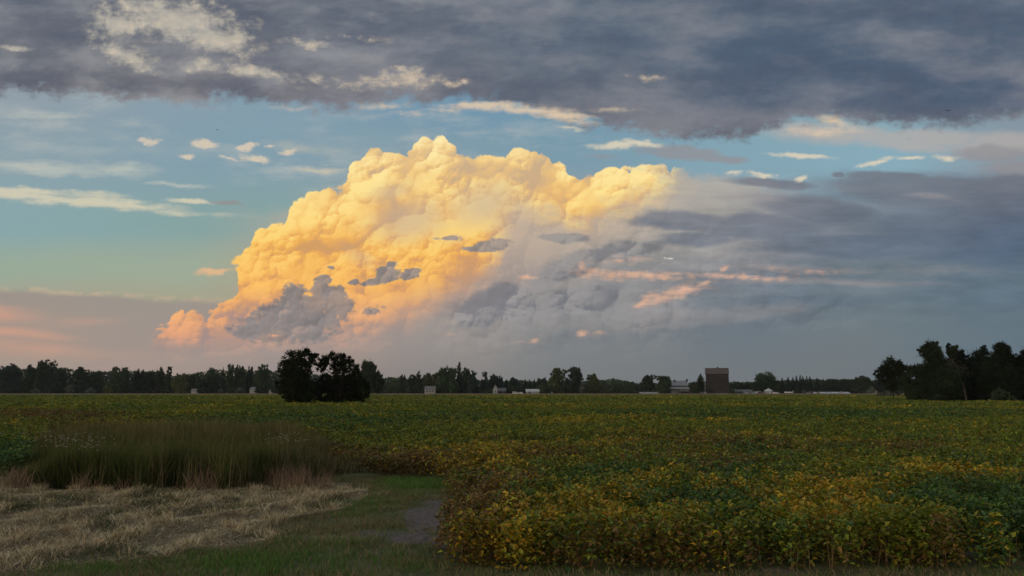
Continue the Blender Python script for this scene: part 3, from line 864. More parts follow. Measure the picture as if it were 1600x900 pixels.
# ---- soybeans
YEL = [(745, 705, 80, 14, .9), (700, 712, 60, 10, .7), (1190, 655, 190, 7, .38), (1150, 752, 190, 16, .85), (1280, 792, 150, 22, 1), (1500, 735, 120, 12, .9), (880, 795, 130, 28, .75), (960, 775, 110, 12, .7), (780, 815, 60, 26, .9), (1180, 775, 90, 14, .7), (1080, 795, 80, 14, .55), (1400, 672, 200, 8, .35), (900, 690, 150, 9, .35), (1330, 760, 120, 18, .7), (1060, 745, 110, 8, .6), (690, 690, 120, 8, .4), (1000, 655, 300, 5, .25)]
BRN = [(610, 712, 130, 22, 1), (760, 745, 80, 24, .85), (1080, 690, 260, 16, .38), (735, 785, 60, 34, 1.1), (880, 850, 240, 22, .8), (1230, 850, 70, 24, 1.1), (1500, 830, 46, 16, 1), (1030, 835, 220, 18, .8), (560, 700, 90, 14, .8), (840, 705, 100, 12, .5), (60, 648, 160, 7, .8), (1350, 700, 200, 14, .3), (960, 720, 120, 12, .35), (1110, 715, 130, 16, .42), (480, 690, 60, 10, .8), (250, 660, 260, 8, .35)]
GRN = [(1060, 772, 100, 9, .9), (930, 740, 80, 12, .9), (1510, 772, 110, 20, 1.1), (1570, 850, 60, 40, 1), (1400, 850, 90, 22, .8), (1100, 785, 120, 10, .7), (780, 730, 60, 8, .5), (520, 655, 200, 12, .6), (1180, 700, 60, 12, .5), (1560, 800, 60, 30, .8), (1300, 645, 400, 8, .5), (20, 710, 60, 30, 1), (760, 850, 50, 22, .5), (1150, 735, 80, 8, .5)]
C_Y = [(.44, .32, .02), (.52, .35, .03), (.30, .30, .03), (.46, .25, .025)]
C_B = [(.17, .10, .025), (.20, .13, .035), (.11, .065, .022), (.24, .17, .06)]
C_G = [(.065, .135, .022), (.05, .115, .022), (.08, .16, .03), (.085, .14, .05)]
C_O = [(.15, .20, .016), (.20, .235, .02), (.12, .18, .018), (.24, .22, .025)]


def crop_colour(x, y, hrel):
    px, py = to_chart(x, y, .55)
    j = (fnoise(x, y, np.maximum(1.2, 1.2), 71) - .5)
    yl_ = np.where(y > 14, 14 * (1 + np.log(np.maximum(y, 14) / 14)), y)
    jj = (fnoise(x / np.maximum(y / 14, 1), yl_, 1.1, 75) - .5)
    j2 = vnoise(x / np.maximum(y / 14, 1), yl_, .45, 79) - .5
    wy = blobv(px, py, YEL) * .78 + jj * 1.1 + j2 * .7 - .07
    wb = blobv(px, py, BRN) + j * .8 - .05 + (1 - hrel) * .45
    wg = blobv(px, py, GRN) - jj * .8 + .12
    wo = .36 + jj * .2
    W = np.clip(np.stack([wy, wb, wg, wo], 1), .015, None) ** 2
    W /= W.sum(1, keepdims=True)
    r = rng.random((len(x), 1))
    t = (np.cumsum(W, 1) < r).sum(1).clip(0, 3)
    C_ = np.zeros((len(x), 3))
    for i, c in enumerate((C_Y, C_B, C_G, C_O)):
        k_ = t == i; C_[k_] = pick(c, int(k_.sum()), jit=.25)
    return C_


PTS = []; SZ = []; CLR = []
# (from, to, plants per m2, leaflets per plant, leaflet size)
for y0, y1, dens, nl, ls in [(9.4, 16, 17, 110, .050), (16, 26, 14, 84, .056), (26, 45, 8.5, 58, .070), (45, 85, 4.2, 46, .105), (85, 160, 1.0, 42, .21), (160, 336, .30, 34, .36)]:
    w_ = y1 * .70 + 3
    n = int(2 * w_ * (y1 - y0) * dens)
    x = (rng.random(n) * 2 - 1) * w_; y = y0 + (y1 - y0) * rng.random(n)
    px, py = to_chart(x, y)
    k = (np.abs(px - 800) < 900) & soft_in(x, y, SOY_POLY, .25 if y1 < 30 else .8)
    # bare gaps
    if y1 < 46: k &= rng.random(n) > blobv(px, py, [(690, 790, 46, 16, .75), (1514, 868, 18, 22, 1)])
    x, y, px, py = x[k], y[k], px[k], py[k]; n = len(x)
    hh = .62 + .12 * (fnoise(x, y, 3.0, 81) - .5) * 2 + .06 * rng.standard_normal(n)
    hh *= 1 - .45 * blobv(px, py, [(610, 722, 130, 22, 1), (700, 785, 60, 24, 1), (560, 705, 90, 18, 1), (20, 715, 90, 30, .5), (735, 800, 50, 36, 1.1), (730, 762, 46, 20, .9)])
    hh = np.clip(hh, .16, .9)
    R_ = .22 if ls < .12 else ls * 2.2
    zz = rng.random((n, nl)) ** (.72)
    rr = R_ * np.sqrt(rng.random((n, nl))) * (1.15 - .55 * zz ** 3)
    aa = rng.random((n, nl)) * 2 * math.pi
    lx = x[:, None] + rr * np.cos(aa); ly = y[:, None] + rr * np.sin(aa); lz = hh[:, None] * zz
    cr = crop_colour(np.repeat(x, nl), np.repeat(y, nl), zz.ravel())
    # each plant leans to one tone
    tone = (1 + (rng.random((n, 1, 1)) - .5) * .5) * cr.reshape(n, nl, 3)
    PTS.append(np.stack([lx, ly, lz], 2).reshape(-1, 3)); CLR.append(tone.reshape(-1, 3))
    SZ.append(ls * (.5 + 1.0 * rng.random(n * nl) ** 1.5))
PTS = np.concatenate(PTS); CLR = np.concatenate(CLR); SZ = np.concatenate(SZ)
print('soy leaflets', len(PTS))
crop = leaves(PTS, SZ, 'soybean_crop', M_SOY, CLR, flat=.55, aspect=1.5)
tag(crop, 'ripening soybean crop, green and yellow leaves covering the whole field', 'crop', kind='stuff')
# stems of the first rows
n = 2400
x = (rng.random(n) * 2 - 1) * 11; y = 9.6 + 4 * rng.random(n)
k = soft_in(x, y, SOY_POLY, .25); x, y = x[k], y[k]; n = len(x)
cl = pick([(.16, .10, .05), (.10, .08, .03), (.22, .15, .07)], n)
blades(x, y, np.zeros(n), .4 + .2 * rng.random(n), .007 + .004 * rng.random(n), .05 + .1 * rng.random(n), cl, cl, 'soybean_stems', M_BLADE,
       lab='brown upright soybean stems in the first rows of the crop', cat='crop')

# ---- closed canopy of the same crop farther out, and the strip of ripe stubble at its end
def strip(name, y0, y1, z, mat, lab, cat, nx=260, ny=70, amp=.1):
    yy = y0 + (y1 - y0) * (np.linspace(0, 1, ny) ** 1.5)
    V = []
    xs = np.linspace(-1, 1, nx)
    XX = xs[None, :] * (yy[:, None] * .9 + 60); YY = np.repeat(yy[:, None], nx, 1)
    ZZ = z + (np.random.default_rng(5).random(XX.shape) - .5) * amp
    ZZ[0] = 0; ZZ[-1] = 0; ZZ[:, 0] = 0; ZZ[:, -1] = 0
    id_ = np.arange(nx * ny).reshape(ny, nx)
    F_ = np.stack([id_[:-1, :-1], id_[:-1, 1:], id_[1:, 1:], id_[1:, :-1]], -1).reshape(-1, 4)
    o = mesh_np(name, np.stack([XX, YY, ZZ], 2).reshape(-1, 3), F_, mat)
    return tag(o, lab, cat, kind='stuff')


m, gm = new_mat('crop_canopy')
tcn = gm.node('ShaderNodeTexCoord'); pg = gm.w(tcn.outputs['Object'])
n0 = gm.noise(gm.mapping(pg, scale=(.35, .12, 1)), .12, 6, .6); n1 = gm.noise(pg, 3.0, 6, .75)
b_ = gm.mix(gm.sstep(.4, .62, n0), (.045, .075, .022), (.085, .10, .022))
b_ = gm.mix(gm.sstep(.5, .8, n1) * .5, b_, (.14, .15, .05))
b_ = gm.mix(gm.sstep(.5, .25, n1) * .7, b_, (.02, .035, .012))
finish(gm, b_, .85, .1, bump=n1, bump_s=1.0, bump_d=.3)
strip('crop_canopy', 150, 335, .50, m, 'closed green canopy of the soybean field toward its far edge', 'crop', amp=.16)
m, gm = new_mat('ripe_stubble')
tcn = gm.node('ShaderNodeTexCoord'); pg = gm.w(tcn.outputs['Object'])
n1 = gm.noise(gm.mapping(pg, scale=(1, .3, 1)), .6, 6, .7)
finish(gm, gm.mix(gm.sstep(.3, .7, n1), (.17, .115, .07), (.24, .165, .10)), .9, .1, bump=n1, bump_s=.6, bump_d=.2)
strip('wheat_stubble', 336, 572, .50, m, 'narrow strip of pale brown stubble between the crop and the far trees', 'stubble', amp=.08)

# ---- white wild flowers
def flowers(pxs, pys, rx, ry, n, lab):
    px = pxs + rx * rng.standard_normal(n) * .5; py = pys + ry * rng.standard_normal(n) * .5
    P_ = []
    for a_, b_ in zip(px, py):
        z = .75 + .3 * rng.random()
        X_, D_ = gnd(a_, b_, z); P_.append((X_, D_, z))
    P_ = np.array(P_)
    # each head a small five-petal rosette
    out = []; cc = []
    for q in range(5):
        w = q * 2 * math.pi / 5
        out.append(P_ + np.array([math.cos(w) * .012, math.sin(w) * .008, 0])); cc.append(pick([(.46, .45, .40), (.36, .35, .30)], n))
    o = leaves(np.concatenate(out), .020, 'wild_flowers', M_BLADE, np.concatenate(cc), flat=.3)
    tag(o, lab, 'flowers', kind='stuff')


flowers(108, 686, 66, 16, 150, 'white wild flowers in the left end of the tall grass')
flowers(448, 684, 34, 10, 50, 'white wild flowers near the right end of the tall grass')

# ------------------------------------------------------------------ trees
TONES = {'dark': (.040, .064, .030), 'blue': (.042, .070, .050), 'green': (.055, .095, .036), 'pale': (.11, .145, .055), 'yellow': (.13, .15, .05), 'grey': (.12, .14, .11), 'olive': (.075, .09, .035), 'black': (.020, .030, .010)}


def lobes_world(lobes, D, seed, spread):
    r = np.random.default_rng(seed); out = []
    for lb in lobes:
        px, py, rx = lb[:3]; ry = lb[3] if len(lb) > 3 else rx
        k = dep(D) / FPX
        off = (r.random() - .5) * 2 * spread
        out.append((xat(px, D), D + off, zat(py, D), rx * k, ry * k))
    return out


def crown_points(W, size, dens, seed, base):
    """leaves through the outer volume of each lobe, each lobe and clump with a tone of its own"""
    r = np.random.default_rng(seed); P_ = []; C_ = []; S_ = []
    for (x, y, z, rx, rz) in W:
        n = int(dens * (rx * rx + 2 * rx * rz) / 3 / (size * size) * 28)
        nc = max(6, int(n / 60))
        d = r.standard_normal((nc, 3)); d /= np.linalg.norm(d, axis=1, keepdims=True)
        rad = .45 + .62 * r.random((nc, 1)) ** .6
        cc = d * rad * np.array([rx, rx, rz])
        pick_ = r.integers(0, nc, n)
        jit = r.standard_normal((n, 3)) * np.array([rx, rx, rz]) * (.15 if nc > 8 else .25)
        q = cc[pick_] + jit + np.array([x, y, z])
        tone = 1 + (r.random((nc, 1)) - .5) * .7
        c = np.array(base) * (1 + (r.random() - .5) * .35) * tone[pick_] * (1 + (r.random((n, 1)) - .5) * .5)
        P_.append(q); C_.append(c); S_.append(size * (.6 + .8 * r.random(n)))
    P_ = np.concatenate(P_); C_ = np.concatenate(C_); S_ = np.concatenate(S_)
    k = P_[:, 2] > .05
    return P_[k], C_[k], S_[k]


def limbs(root_xy, W, H, seed, th, nlimb=7, stems=1, topz=.75, lean=0):
    mb = MB(); r = random.Random(seed)
    x0, y0 = root_xy
    for s_ in range(stems):
        bx = x0 + (s_ - (stems - 1) / 2) * th * 2.4
        pts = [(bx, y0, 0)]; n = 6
        for i in range(1, n):
            t = i / (n - 1)
            pts.append((bx + (r.random() - .5) * th * 1.6 + lean * t, y0 + (r.random() - .5) * th, H * topz * t))
        mb.tube(pts, [th * 1.25] + [th * (1 - .8 * i / (n - 1)) for i in range(1, n)], 7)
        for k in range(nlimb):
            lb = W[r.randrange(len(W))]
            t = .25 + .6 * r.random(); j = min(int(t * (n - 1)), n - 2); f = t * (n - 1) - j
            a = Vector(pts[j]).lerp(Vector(pts[j + 1]), f); b = Vector((lb[0], lb[1], lb[2]))
            if b.z < a.z: continue
            mid = a.lerp(b, .5) + Vector((0, 0, -.05 * H * r.random()))
            mb.tube([a, mid, b], [th * .42, th * .25, th * .08], 5)
    return mb


def tree(name, label, cat, lobes, px, D, size, tone, seed, group, th=None, dens=1.0, nlimb=7, stems=1, bark=None, lean=0, trunk=True, grow=1.0):
    if grow != 1.0: lobes = [(l[0], l[1] + (grow - 1) * l[2] * .6, l[2] * grow) + ((l[3] * grow,) if len(l) > 3 else ()) for l in lobes]
    W = lobes_world(lobes, D, seed, max(2 * max(l[2] for l in lobes), 6) * dep(D) / FPX * .5)
    root = empty(name, (xat(px, D), D, 0))
    tag(root, label, cat, group)
    H = max(w[2] + w[4] for w in W)
    base = TONES[tone] if isinstance(tone, str) else tone
    P_, C_, S_ = crown_points(W, size, dens, seed, base)
    P_ = P_ - np.array([[root.location.x, D, 0]])
    leaves(P_, S_, 'crown', M_LEAF, C_, flat=.2, parent=root, aspect=1.3)
    if trunk:
        Wl = [(w[0] - root.location.x, w[1] - D, w[2], w[3], w[4]) for w in W]
        limbs((0, 0), Wl, H, seed, th or H * .018, nlimb, stems, lean=lean).build('trunk', bark or M_BARK, root)
    return root


# the two dark trees standing in the field
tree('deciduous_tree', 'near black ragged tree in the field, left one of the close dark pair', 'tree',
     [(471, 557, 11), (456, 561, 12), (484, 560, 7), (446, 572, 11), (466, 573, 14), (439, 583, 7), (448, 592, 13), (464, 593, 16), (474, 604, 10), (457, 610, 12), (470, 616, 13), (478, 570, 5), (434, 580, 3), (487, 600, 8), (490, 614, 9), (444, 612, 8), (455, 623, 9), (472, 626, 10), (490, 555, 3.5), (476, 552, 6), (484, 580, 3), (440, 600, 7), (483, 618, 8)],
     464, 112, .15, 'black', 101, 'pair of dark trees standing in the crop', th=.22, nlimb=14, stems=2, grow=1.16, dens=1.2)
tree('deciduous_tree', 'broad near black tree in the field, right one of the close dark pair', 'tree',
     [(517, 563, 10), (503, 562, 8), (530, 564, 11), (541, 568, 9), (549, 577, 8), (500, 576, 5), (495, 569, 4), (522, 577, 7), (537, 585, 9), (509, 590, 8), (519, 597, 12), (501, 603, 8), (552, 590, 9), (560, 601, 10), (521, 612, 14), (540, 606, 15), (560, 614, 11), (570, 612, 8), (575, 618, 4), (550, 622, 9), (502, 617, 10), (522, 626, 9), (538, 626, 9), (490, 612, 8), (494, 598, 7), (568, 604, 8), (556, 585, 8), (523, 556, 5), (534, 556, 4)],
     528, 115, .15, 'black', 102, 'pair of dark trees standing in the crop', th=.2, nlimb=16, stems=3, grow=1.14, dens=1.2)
GR = 'trees of the grove at the right edge'
tree('deciduous_tree', 'dark heart-shaped tree on a thin trunk standing apart just left of the right-hand grove', 'tree',
     [(1394, 573, 12), (1383, 577, 8), (1404, 576, 9), (1378, 583, 5), (1390, 587, 12), (1402, 588, 9), (1393, 599, 9), (1397, 607, 4), (1409, 572, 4)],
     1396, 160, .17, 'black', 103, None, th=.13, nlimb=8, grow=1.12, dens=1.4)
tree('shrub', 'low dark bush crowding the right side of the lone heart-shaped tree', 'shrub',
     [(1414, 588, 7), (1418, 595, 7), (1410, 602, 7), (1418, 606, 8), (1424, 612, 8)], 1416, 162, .17, 'black', 104, None, th=.08, grow=1.15)
tree('deciduous_tree', 'rounded green tree forming the left end of the right-hand grove', 'tree',
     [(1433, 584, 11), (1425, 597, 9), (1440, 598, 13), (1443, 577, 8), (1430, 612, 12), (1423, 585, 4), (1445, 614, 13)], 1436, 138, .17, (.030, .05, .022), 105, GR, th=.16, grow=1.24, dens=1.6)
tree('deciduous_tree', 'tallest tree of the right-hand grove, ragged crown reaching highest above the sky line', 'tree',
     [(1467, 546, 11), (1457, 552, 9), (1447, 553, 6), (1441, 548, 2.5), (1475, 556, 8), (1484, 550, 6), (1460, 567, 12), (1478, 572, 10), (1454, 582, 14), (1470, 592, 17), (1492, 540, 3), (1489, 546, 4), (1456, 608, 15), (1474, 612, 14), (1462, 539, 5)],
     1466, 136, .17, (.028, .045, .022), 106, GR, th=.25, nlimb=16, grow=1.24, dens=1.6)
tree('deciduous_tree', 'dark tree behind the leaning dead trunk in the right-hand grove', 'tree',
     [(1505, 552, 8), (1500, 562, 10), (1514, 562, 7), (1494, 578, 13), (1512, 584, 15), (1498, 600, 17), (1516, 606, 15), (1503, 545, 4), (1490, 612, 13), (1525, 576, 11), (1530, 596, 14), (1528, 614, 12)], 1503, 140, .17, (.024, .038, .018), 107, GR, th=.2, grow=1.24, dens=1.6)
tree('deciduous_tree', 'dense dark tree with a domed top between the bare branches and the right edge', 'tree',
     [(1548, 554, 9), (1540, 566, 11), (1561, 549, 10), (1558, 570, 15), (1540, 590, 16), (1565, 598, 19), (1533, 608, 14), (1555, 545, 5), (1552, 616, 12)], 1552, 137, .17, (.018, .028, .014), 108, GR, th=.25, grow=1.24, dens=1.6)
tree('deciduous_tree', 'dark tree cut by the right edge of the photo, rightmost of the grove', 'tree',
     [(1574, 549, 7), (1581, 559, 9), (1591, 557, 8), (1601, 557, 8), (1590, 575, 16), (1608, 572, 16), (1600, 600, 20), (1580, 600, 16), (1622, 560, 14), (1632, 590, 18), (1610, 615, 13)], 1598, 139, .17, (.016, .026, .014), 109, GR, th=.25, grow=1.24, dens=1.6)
tree('shrub', 'pale grey green bush at the foot of the grove near the right edge', 'shrub',
     [(1567, 615, 8, 7), (1558, 618, 7, 6), (1577, 619, 7, 6), (1586, 622, 5, 4), (1550, 621, 5, 4)], 1567, 131, .14, (.055, .085, .05), 110, None, th=.05)
tree('shrub', 'low green bush at the foot of the grove under the tallest tree', 'shrub',
     [(1462, 620, 7, 5), (1474, 621, 7, 4), (1450, 621, 6, 4)], 1463, 131, .14, (.03, .045, .024), 111, None, th=.05)
tree('shrub', 'greyish bushy undergrowth behind the thin trunk of the heart-shaped tree', 'shrub',
     [(1384, 616, 9, 5), (1398, 614, 9, 6), (1412, 616, 9, 6), (1424, 618, 8, 5), (1375, 618, 7, 4)], 1398, 250, .3, 'grey', 112, None, th=.05)

# leaning dead trunk with bleached limbs, and a bare crown
D = 133.5
root = tag(empty('dead_tree', (xat(1511, D), D, 0)), 'leaning dead tree with a bleached trunk and drooping bare limbs in the right-hand grove', 'tree')
mb = MB(); rx0 = root.location.x
def wp(px, py, dy=0.0): return (xat(px, D) - rx0, dy, zat(py, D))
mb.tube([(0, 0, 0), wp(1508, 606), wp(1503, 592, -.1), wp(1499, 578, -.2), wp(1494, 566, -.2), wp(1490, 556, 0)], [.19, .15, .12, .09, .06, .02], 9)
mb.build('trunk', M_GREYBARK, root)
mb = MB(); r_ = random.Random(5)
for k in range(34):
    t = r_.random(); sx, sy = 1499 + (1492 - 1499) * t, 584 + (562 - 584) * t
    ex = sx + (r_.random() - .62) * 62; ey = sy + r_.random() * 24 - 8
    dyy = (r_.random() - .5) * 3 - .5
    a = Vector(wp(sx, sy, -.2)); b = Vector(wp(ex, ey, dyy)); m_ = a.lerp(b, .55) + Vector((0, 0, .35 + .3 * r_.random()))
    mb.tube([a, m_, b], [.035, .022, .008], 5)
    for q in range(4):
        c = m_.lerp(b, r_.random()); d = c + Vector(((r_.random() - .5) * 1.2, (r_.random() - .5), (r_.random() - .6) * 1.0))
        mb.tube([c, d], [.016, .006], 4)
mb.build('limb', M_GREYBARK, root)
D = 141
root = tag(empty('bare_tree', (xat(1528, D), D, 0)), 'thin leafless branches rising above the grove between two leafy crowns', 'tree')
rx0 = root.location.x
mb = MB(); r_ = random.Random(9)
for k in range(5):
    px_ = 1516 + k * 5 + r_.random() * 2; top_ = 541 + r_.random() * 10
    a = Vector((0, 0, 1)); b = Vector(wp(1528 + (px_ - 1528) * .5, 575)); c = Vector(wp(px_, top_))
    mb.tube([a, b, c], [.10, .06, .012], 5)
    for q in range(9):
        s_ = b.lerp(c, .2 + .7 * r_.random()); e_ = s_ + Vector(((r_.random() - .5) * 1.3, (r_.random() - .5) * 1.2, .3 + r_.random() * .7))
        mb.tube([s_, e_], [.02, .006], 4)
mb.build('limb', M_GREYBARK, root)


# ---- the far line
def auto_lobes(kind, px, top, w, bot, seed):
    r = random.Random(seed); h = bot - top; L = []
    if kind == 'poplar':
        n = max(5, int(h / (w * .45)))
        for i in range(n):
            t = i / (n - 1); ww = w * .5 * (.35 + .65 * math.sin(math.pi * min(1, .12 + t * .75)))
            L.append((px + (r.random() - .5) * w * .2, top + ww * .8 + (h - ww) * t, ww, ww * 1.3))
    elif kind == 'tuft':
        for k in range(3):
            x_ = px + (k - 1) * w * .26; L.append((x_, top + h * (.12 + .10 * abs(k - 1) * r.random() + .05 * r.random()), w * .16, h * .12))
        for k in range(5):
            L.append((px + (r.random() - .5) * w * .7, top + h * (.28 + .12 * r.random()), w * .19, h * .15))
        for k in range(7):
            L.append((px + (r.random() - .5) * w * .75, top + h * (.45 + .45 * r.random()), w * .26, h * .18))
    elif kind == 'open':
        for k in range(6):
            L.append((px + (r.random() - .5) * w * .8, top + h * (.12 + .25 * r.random()), w * .19, h * .12))
        for k in range(11):
            L.append((px + (r.random() - .5) * w * .65, top + h * (.34 + .06 * k + .04 * r.random()), w * .27, h * .15))
        L.append((px, top + h * .09, w * .16, h * .09))
    elif kind == 'bush':
        for k in range(9):
            a = math.pi * r.random(); q = r.random() ** .5
            L.append((px + math.cos(a) * w * .33 * q, bot - h * .28 - math.sin(a) * h * .38 * q, w * .22, h * .24))
        L.append((px, top + h * .28, w * .25, h * .27))
    else:  # round
        L.append((px, top + h * .2, w * .27, h * .2))
        for k in range(13):
            a = 2 * math.pi * r.random(); q = .45 + .45 * r.random()
            L.append((px + math.cos(a) * w * .36 * q, top + h * .46 - math.sin(a) * h * .30 * q, w * .21, h * .15))
        for k in range(4):
            L.append((px + (r.random() - .5) * w * .6, top + h * (.7 + .2 * r.random()), w * .24, h * .16))
    return L


def spruce(label, px, top, w, D, seed, group):
    root = tag(empty('spruce_tree', (xat(px, D), D, 0)), label, 'tree', group)
    H = zat(top, D); R = w / 2 * dep(D) / FPX
    r = np.random.default_rng(seed); n = 1500
    t = 1 - np.sqrt(r.random(n)) * .97                     # more toward the base
    tier = np.sin(t * 34) * .12 + .92
    rad = R * (1 - t) ** .8 * tier * (.55 + .5 * r.random(n)) + .1; a = 2 * math.pi * r.random(n)
    P_ = np.stack([rad * np.cos(a), rad * np.sin(a), H * (.03 + .97 * t) - rad * .18], 1)
    C_ = np.array((.022, .042, .024)) * (.7 + .6 * r.random((n, 1)))
    leaves(P_, .5 * (.6 + .6 * r.random(n)), 'crown', M_LEAF, C_, flat=.35, parent=root, aspect=1.8)
    mb = MB(); mb.tube([(0, 0, 0), (0, 0, H * .5), (0, 0, H * .97)], [.22, .12, .02], 6); mb.build('trunk', M_BARK, root)


GF = 'trees of the far line along the horizon'
BOT = 613.5
FT = [  # px, top, width, kind, distance, tone, name, label
    (14, 569, 34, 'open', 640, 'blue', 'deciduous_tree', 'broad bluish tree with a feathery flat top nearest the left edge'),
    (45, 570.5, 16, 'open', 630, 'dark', 'deciduous_tree', 'narrow tree between the feathery edge tree and the tallest tree of the left woods'),
    (70, 561, 28, 'tuft', 622, 'dark', 'deciduous_tree', 'tallest tree of the woods at far left, crown of upright tufts'),
    (92, 577, 22, 'round', 640, 'dark', 'deciduous_tree', 'low rounded tree just right of the tallest tree in the left woods'),
    (125, 573, 20, 'open', 632, 'dark', 'deciduous_tree', 'tree with a small split crown standing proud right of the dip in the left woods'),
    (148, 580, 26, 'round', 650, 'green', 'deciduous_tree', 'low evenly rounded green tree between two proud crowns in the left woods'),
    (181, 573, 30, 'tuft', 628, 'green', 'deciduous_tree', 'wide vase-shaped yellowish green tree in the middle of the left woods'),
    (216, 576, 16, 'tuft', 640, 'dark', 'deciduous_tree', 'dark tufted tree right of the wide vase-shaped one in the left woods'),
    (232, 579, 20, 'round', 636, 'dark', 'deciduous_tree', 'dark low-domed tree left of the two close spires at the sky gap'),
    (249, 574, 13, 'tuft', 634, 'dark', 'deciduous_tree', 'dark upright tree, left one of two close spires before the sky gap'),
    (262, 574, 8, 'poplar', 626, 'dark', 'poplar_tree', 'narrow leaning poplar at the left side of the sky gap in the woods'),
    (283, 584, 22, 'open', 628, 'yellow', 'deciduous_tree', 'short yellowish tree right of the sky gap in the left woods'),
    (304, 583, 22, 'open', 634, 'green', 'deciduous_tree', 'short yellow-green tree above the small pale shed in the woods'),
    (329, 577, 26, 'round', 640, 'dark', 'deciduous_tree', 'dark domed tree right of the small pale shed'),
    (360, 568, 13, 'tuft', 626, 'green', 'deciduous_tree', 'tall narrow tufted tree right beside the pointed spruce'),
    (373, 571, 15, 'open', 630, 'green', 'deciduous_tree', 'upright tree, middle one of the group of tall trees left of the dark pair'),
    (389, 572.5, 13, 'round', 634, 'dark', 'deciduous_tree', 'small round-headed tree with sky showing on both sides, left of the dark pair'),
    (409, 568.5, 22, 'tuft', 624, 'green', 'deciduous_tree', 'tall tree with a broad tufted crown at the right end of the left woods'),
    (573, 563, 32, 'round', 420, 'dark', 'deciduous_tree', 'tall rounded tree rising right behind the dark pair'),
    (591, 580, 16, 'round', 430, 'dark', 'deciduous_tree', 'lower tree stepping down to the right of the one behind the dark pair'),
    (628, 585, 10, 'tuft', 620, 'dark', 'deciduous_tree', 'small column-shaped tree with a squarish head right of the dark pair'),
    (645, 586.5, 20, 'round', 610, 'dark', 'deciduous_tree', 'rounded tree left of the slender one beside the white house with a grey roof'),
    (655, 582, 9, 'poplar', 604, 'dark', 'poplar_tree', 'slender dark tree just left of the white house with a grey roof'),
    (669, 584, 17, 'open', 640, 'olive', 'deciduous_tree', 'thin-crowned tree behind the white house with a grey roof'),
    (684, 583, 16, 'open', 600, 'olive', 'deciduous_tree', 'spiky branched tree right of the white house with a grey roof'),
    (699, 570, 28, 'tuft', 596, 'green', 'deciduous_tree', 'big broad tree of upright tufts right of the white house with a grey roof'),
    (717, 568, 6.5, 'poplar', 602, 'dark', 'poplar_tree', 'thin spire-like poplar beside the big tufted tree'),
    (727, 573, 15, 'tuft', 598, 'dark', 'deciduous_tree', 'dark tree immediately right of the thin spire-like poplar'),
    (738, 581, 16, 'tuft', 594, 'blue', 'deciduous_tree', 'lower dark tree sloping down right of the group around the spire-like poplar'),
    (757, 583, 10, 'poplar', 610, 'blue', 'poplar_tree', 'small isolated spindle-shaped tree left of the white gabled house'),
    (772, 583, 12, 'tuft', 615, 'blue', 'deciduous_tree', 'upright tree rising behind the white gabled house'),
    (781, 588, 10, 'tuft', 620, 'blue', 'deciduous_tree', 'short tree touching the right of the one behind the white gabled house'),
    (802, 590, 16, 'round', 625, 'blue', 'deciduous_tree', 'small dark domed tree over the parked white cars'),
    (846, 591, 18, 'round', 610, 'blue', 'deciduous_tree', 'dark dome-shaped tree behind the low metal shed'),
    (872, 575, 24, 'open', 590, 'pale', 'deciduous_tree', 'tall pale green tree with an airy crown in the middle of the horizon'),
    (899, 573, 24, 'open', 586, 'dark', 'deciduous_tree', 'tall dark green tree right beside the airy pale one'),
    (928, 584, 20, 'open', 592, 'yellow', 'deciduous_tree', 'shorter yellowish tree right of the two tall trees mid horizon'),
    (1011, 586, 22, 'open', 600, 'dark', 'deciduous_tree', 'tree with a flat ragged top left of the fan-shaped tree by the grey storage building'),
    (1037, 586.5, 24, 'tuft', 588, 'green', 'deciduous_tree', 'green fan-shaped tree just left of the grey storage building'),
    (1084, 597, 12, 'round', 600, 'olive', 'deciduous_tree', 'small tree between the grey storage building and the column-shaped tree'),
    (1094, 588, 12, 'poplar', 606, 'dark', 'poplar_tree', 'dark column-shaped tree just left of the wooden grain elevator'),
    (1152, 597, 18, 'round', 660, 'dark', 'deciduous_tree', 'low dark tree right behind the wooden grain elevator'),
    (1169, 597, 16, 'tuft', 660, 'dark', 'deciduous_tree', 'low tree with a toothed top left of the large round tree by the silver bin'),
    (1198, 582, 42, 'round', 622, 'green', 'deciduous_tree', 'large round tree behind the silver grain bin'),
    (1298, 593, 30, 'round', 640, 'dark', 'deciduous_tree', 'wide low-domed tree behind the left half of the long white shed'),
    (1320, 593, 26, 'round', 644, 'dark', 'deciduous_tree', 'wide low-domed tree behind the right half of the long white shed'),
    (1347, 587.5, 29, 'round', 630, 'dark', 'deciduous_tree', 'rounded taller tree at the right end of the long white shed'),
    (1374, 594, 24, 'round', 650, 'dark', 'deciduous_tree', 'low rounded tree left of the lone heart-shaped tree'),
]
for i, (px, top, w, kind, D, tone, nm, lab) in enumerate(FT):
    tree(nm, lab, 'tree', auto_lobes(kind, px, top, w, BOT + .5, 500 + i), px, D, .5 if D > 500 else .4, tone, 200 + i, GF, th=.25, dens=1.2, nlimb=5, grow=1.16)
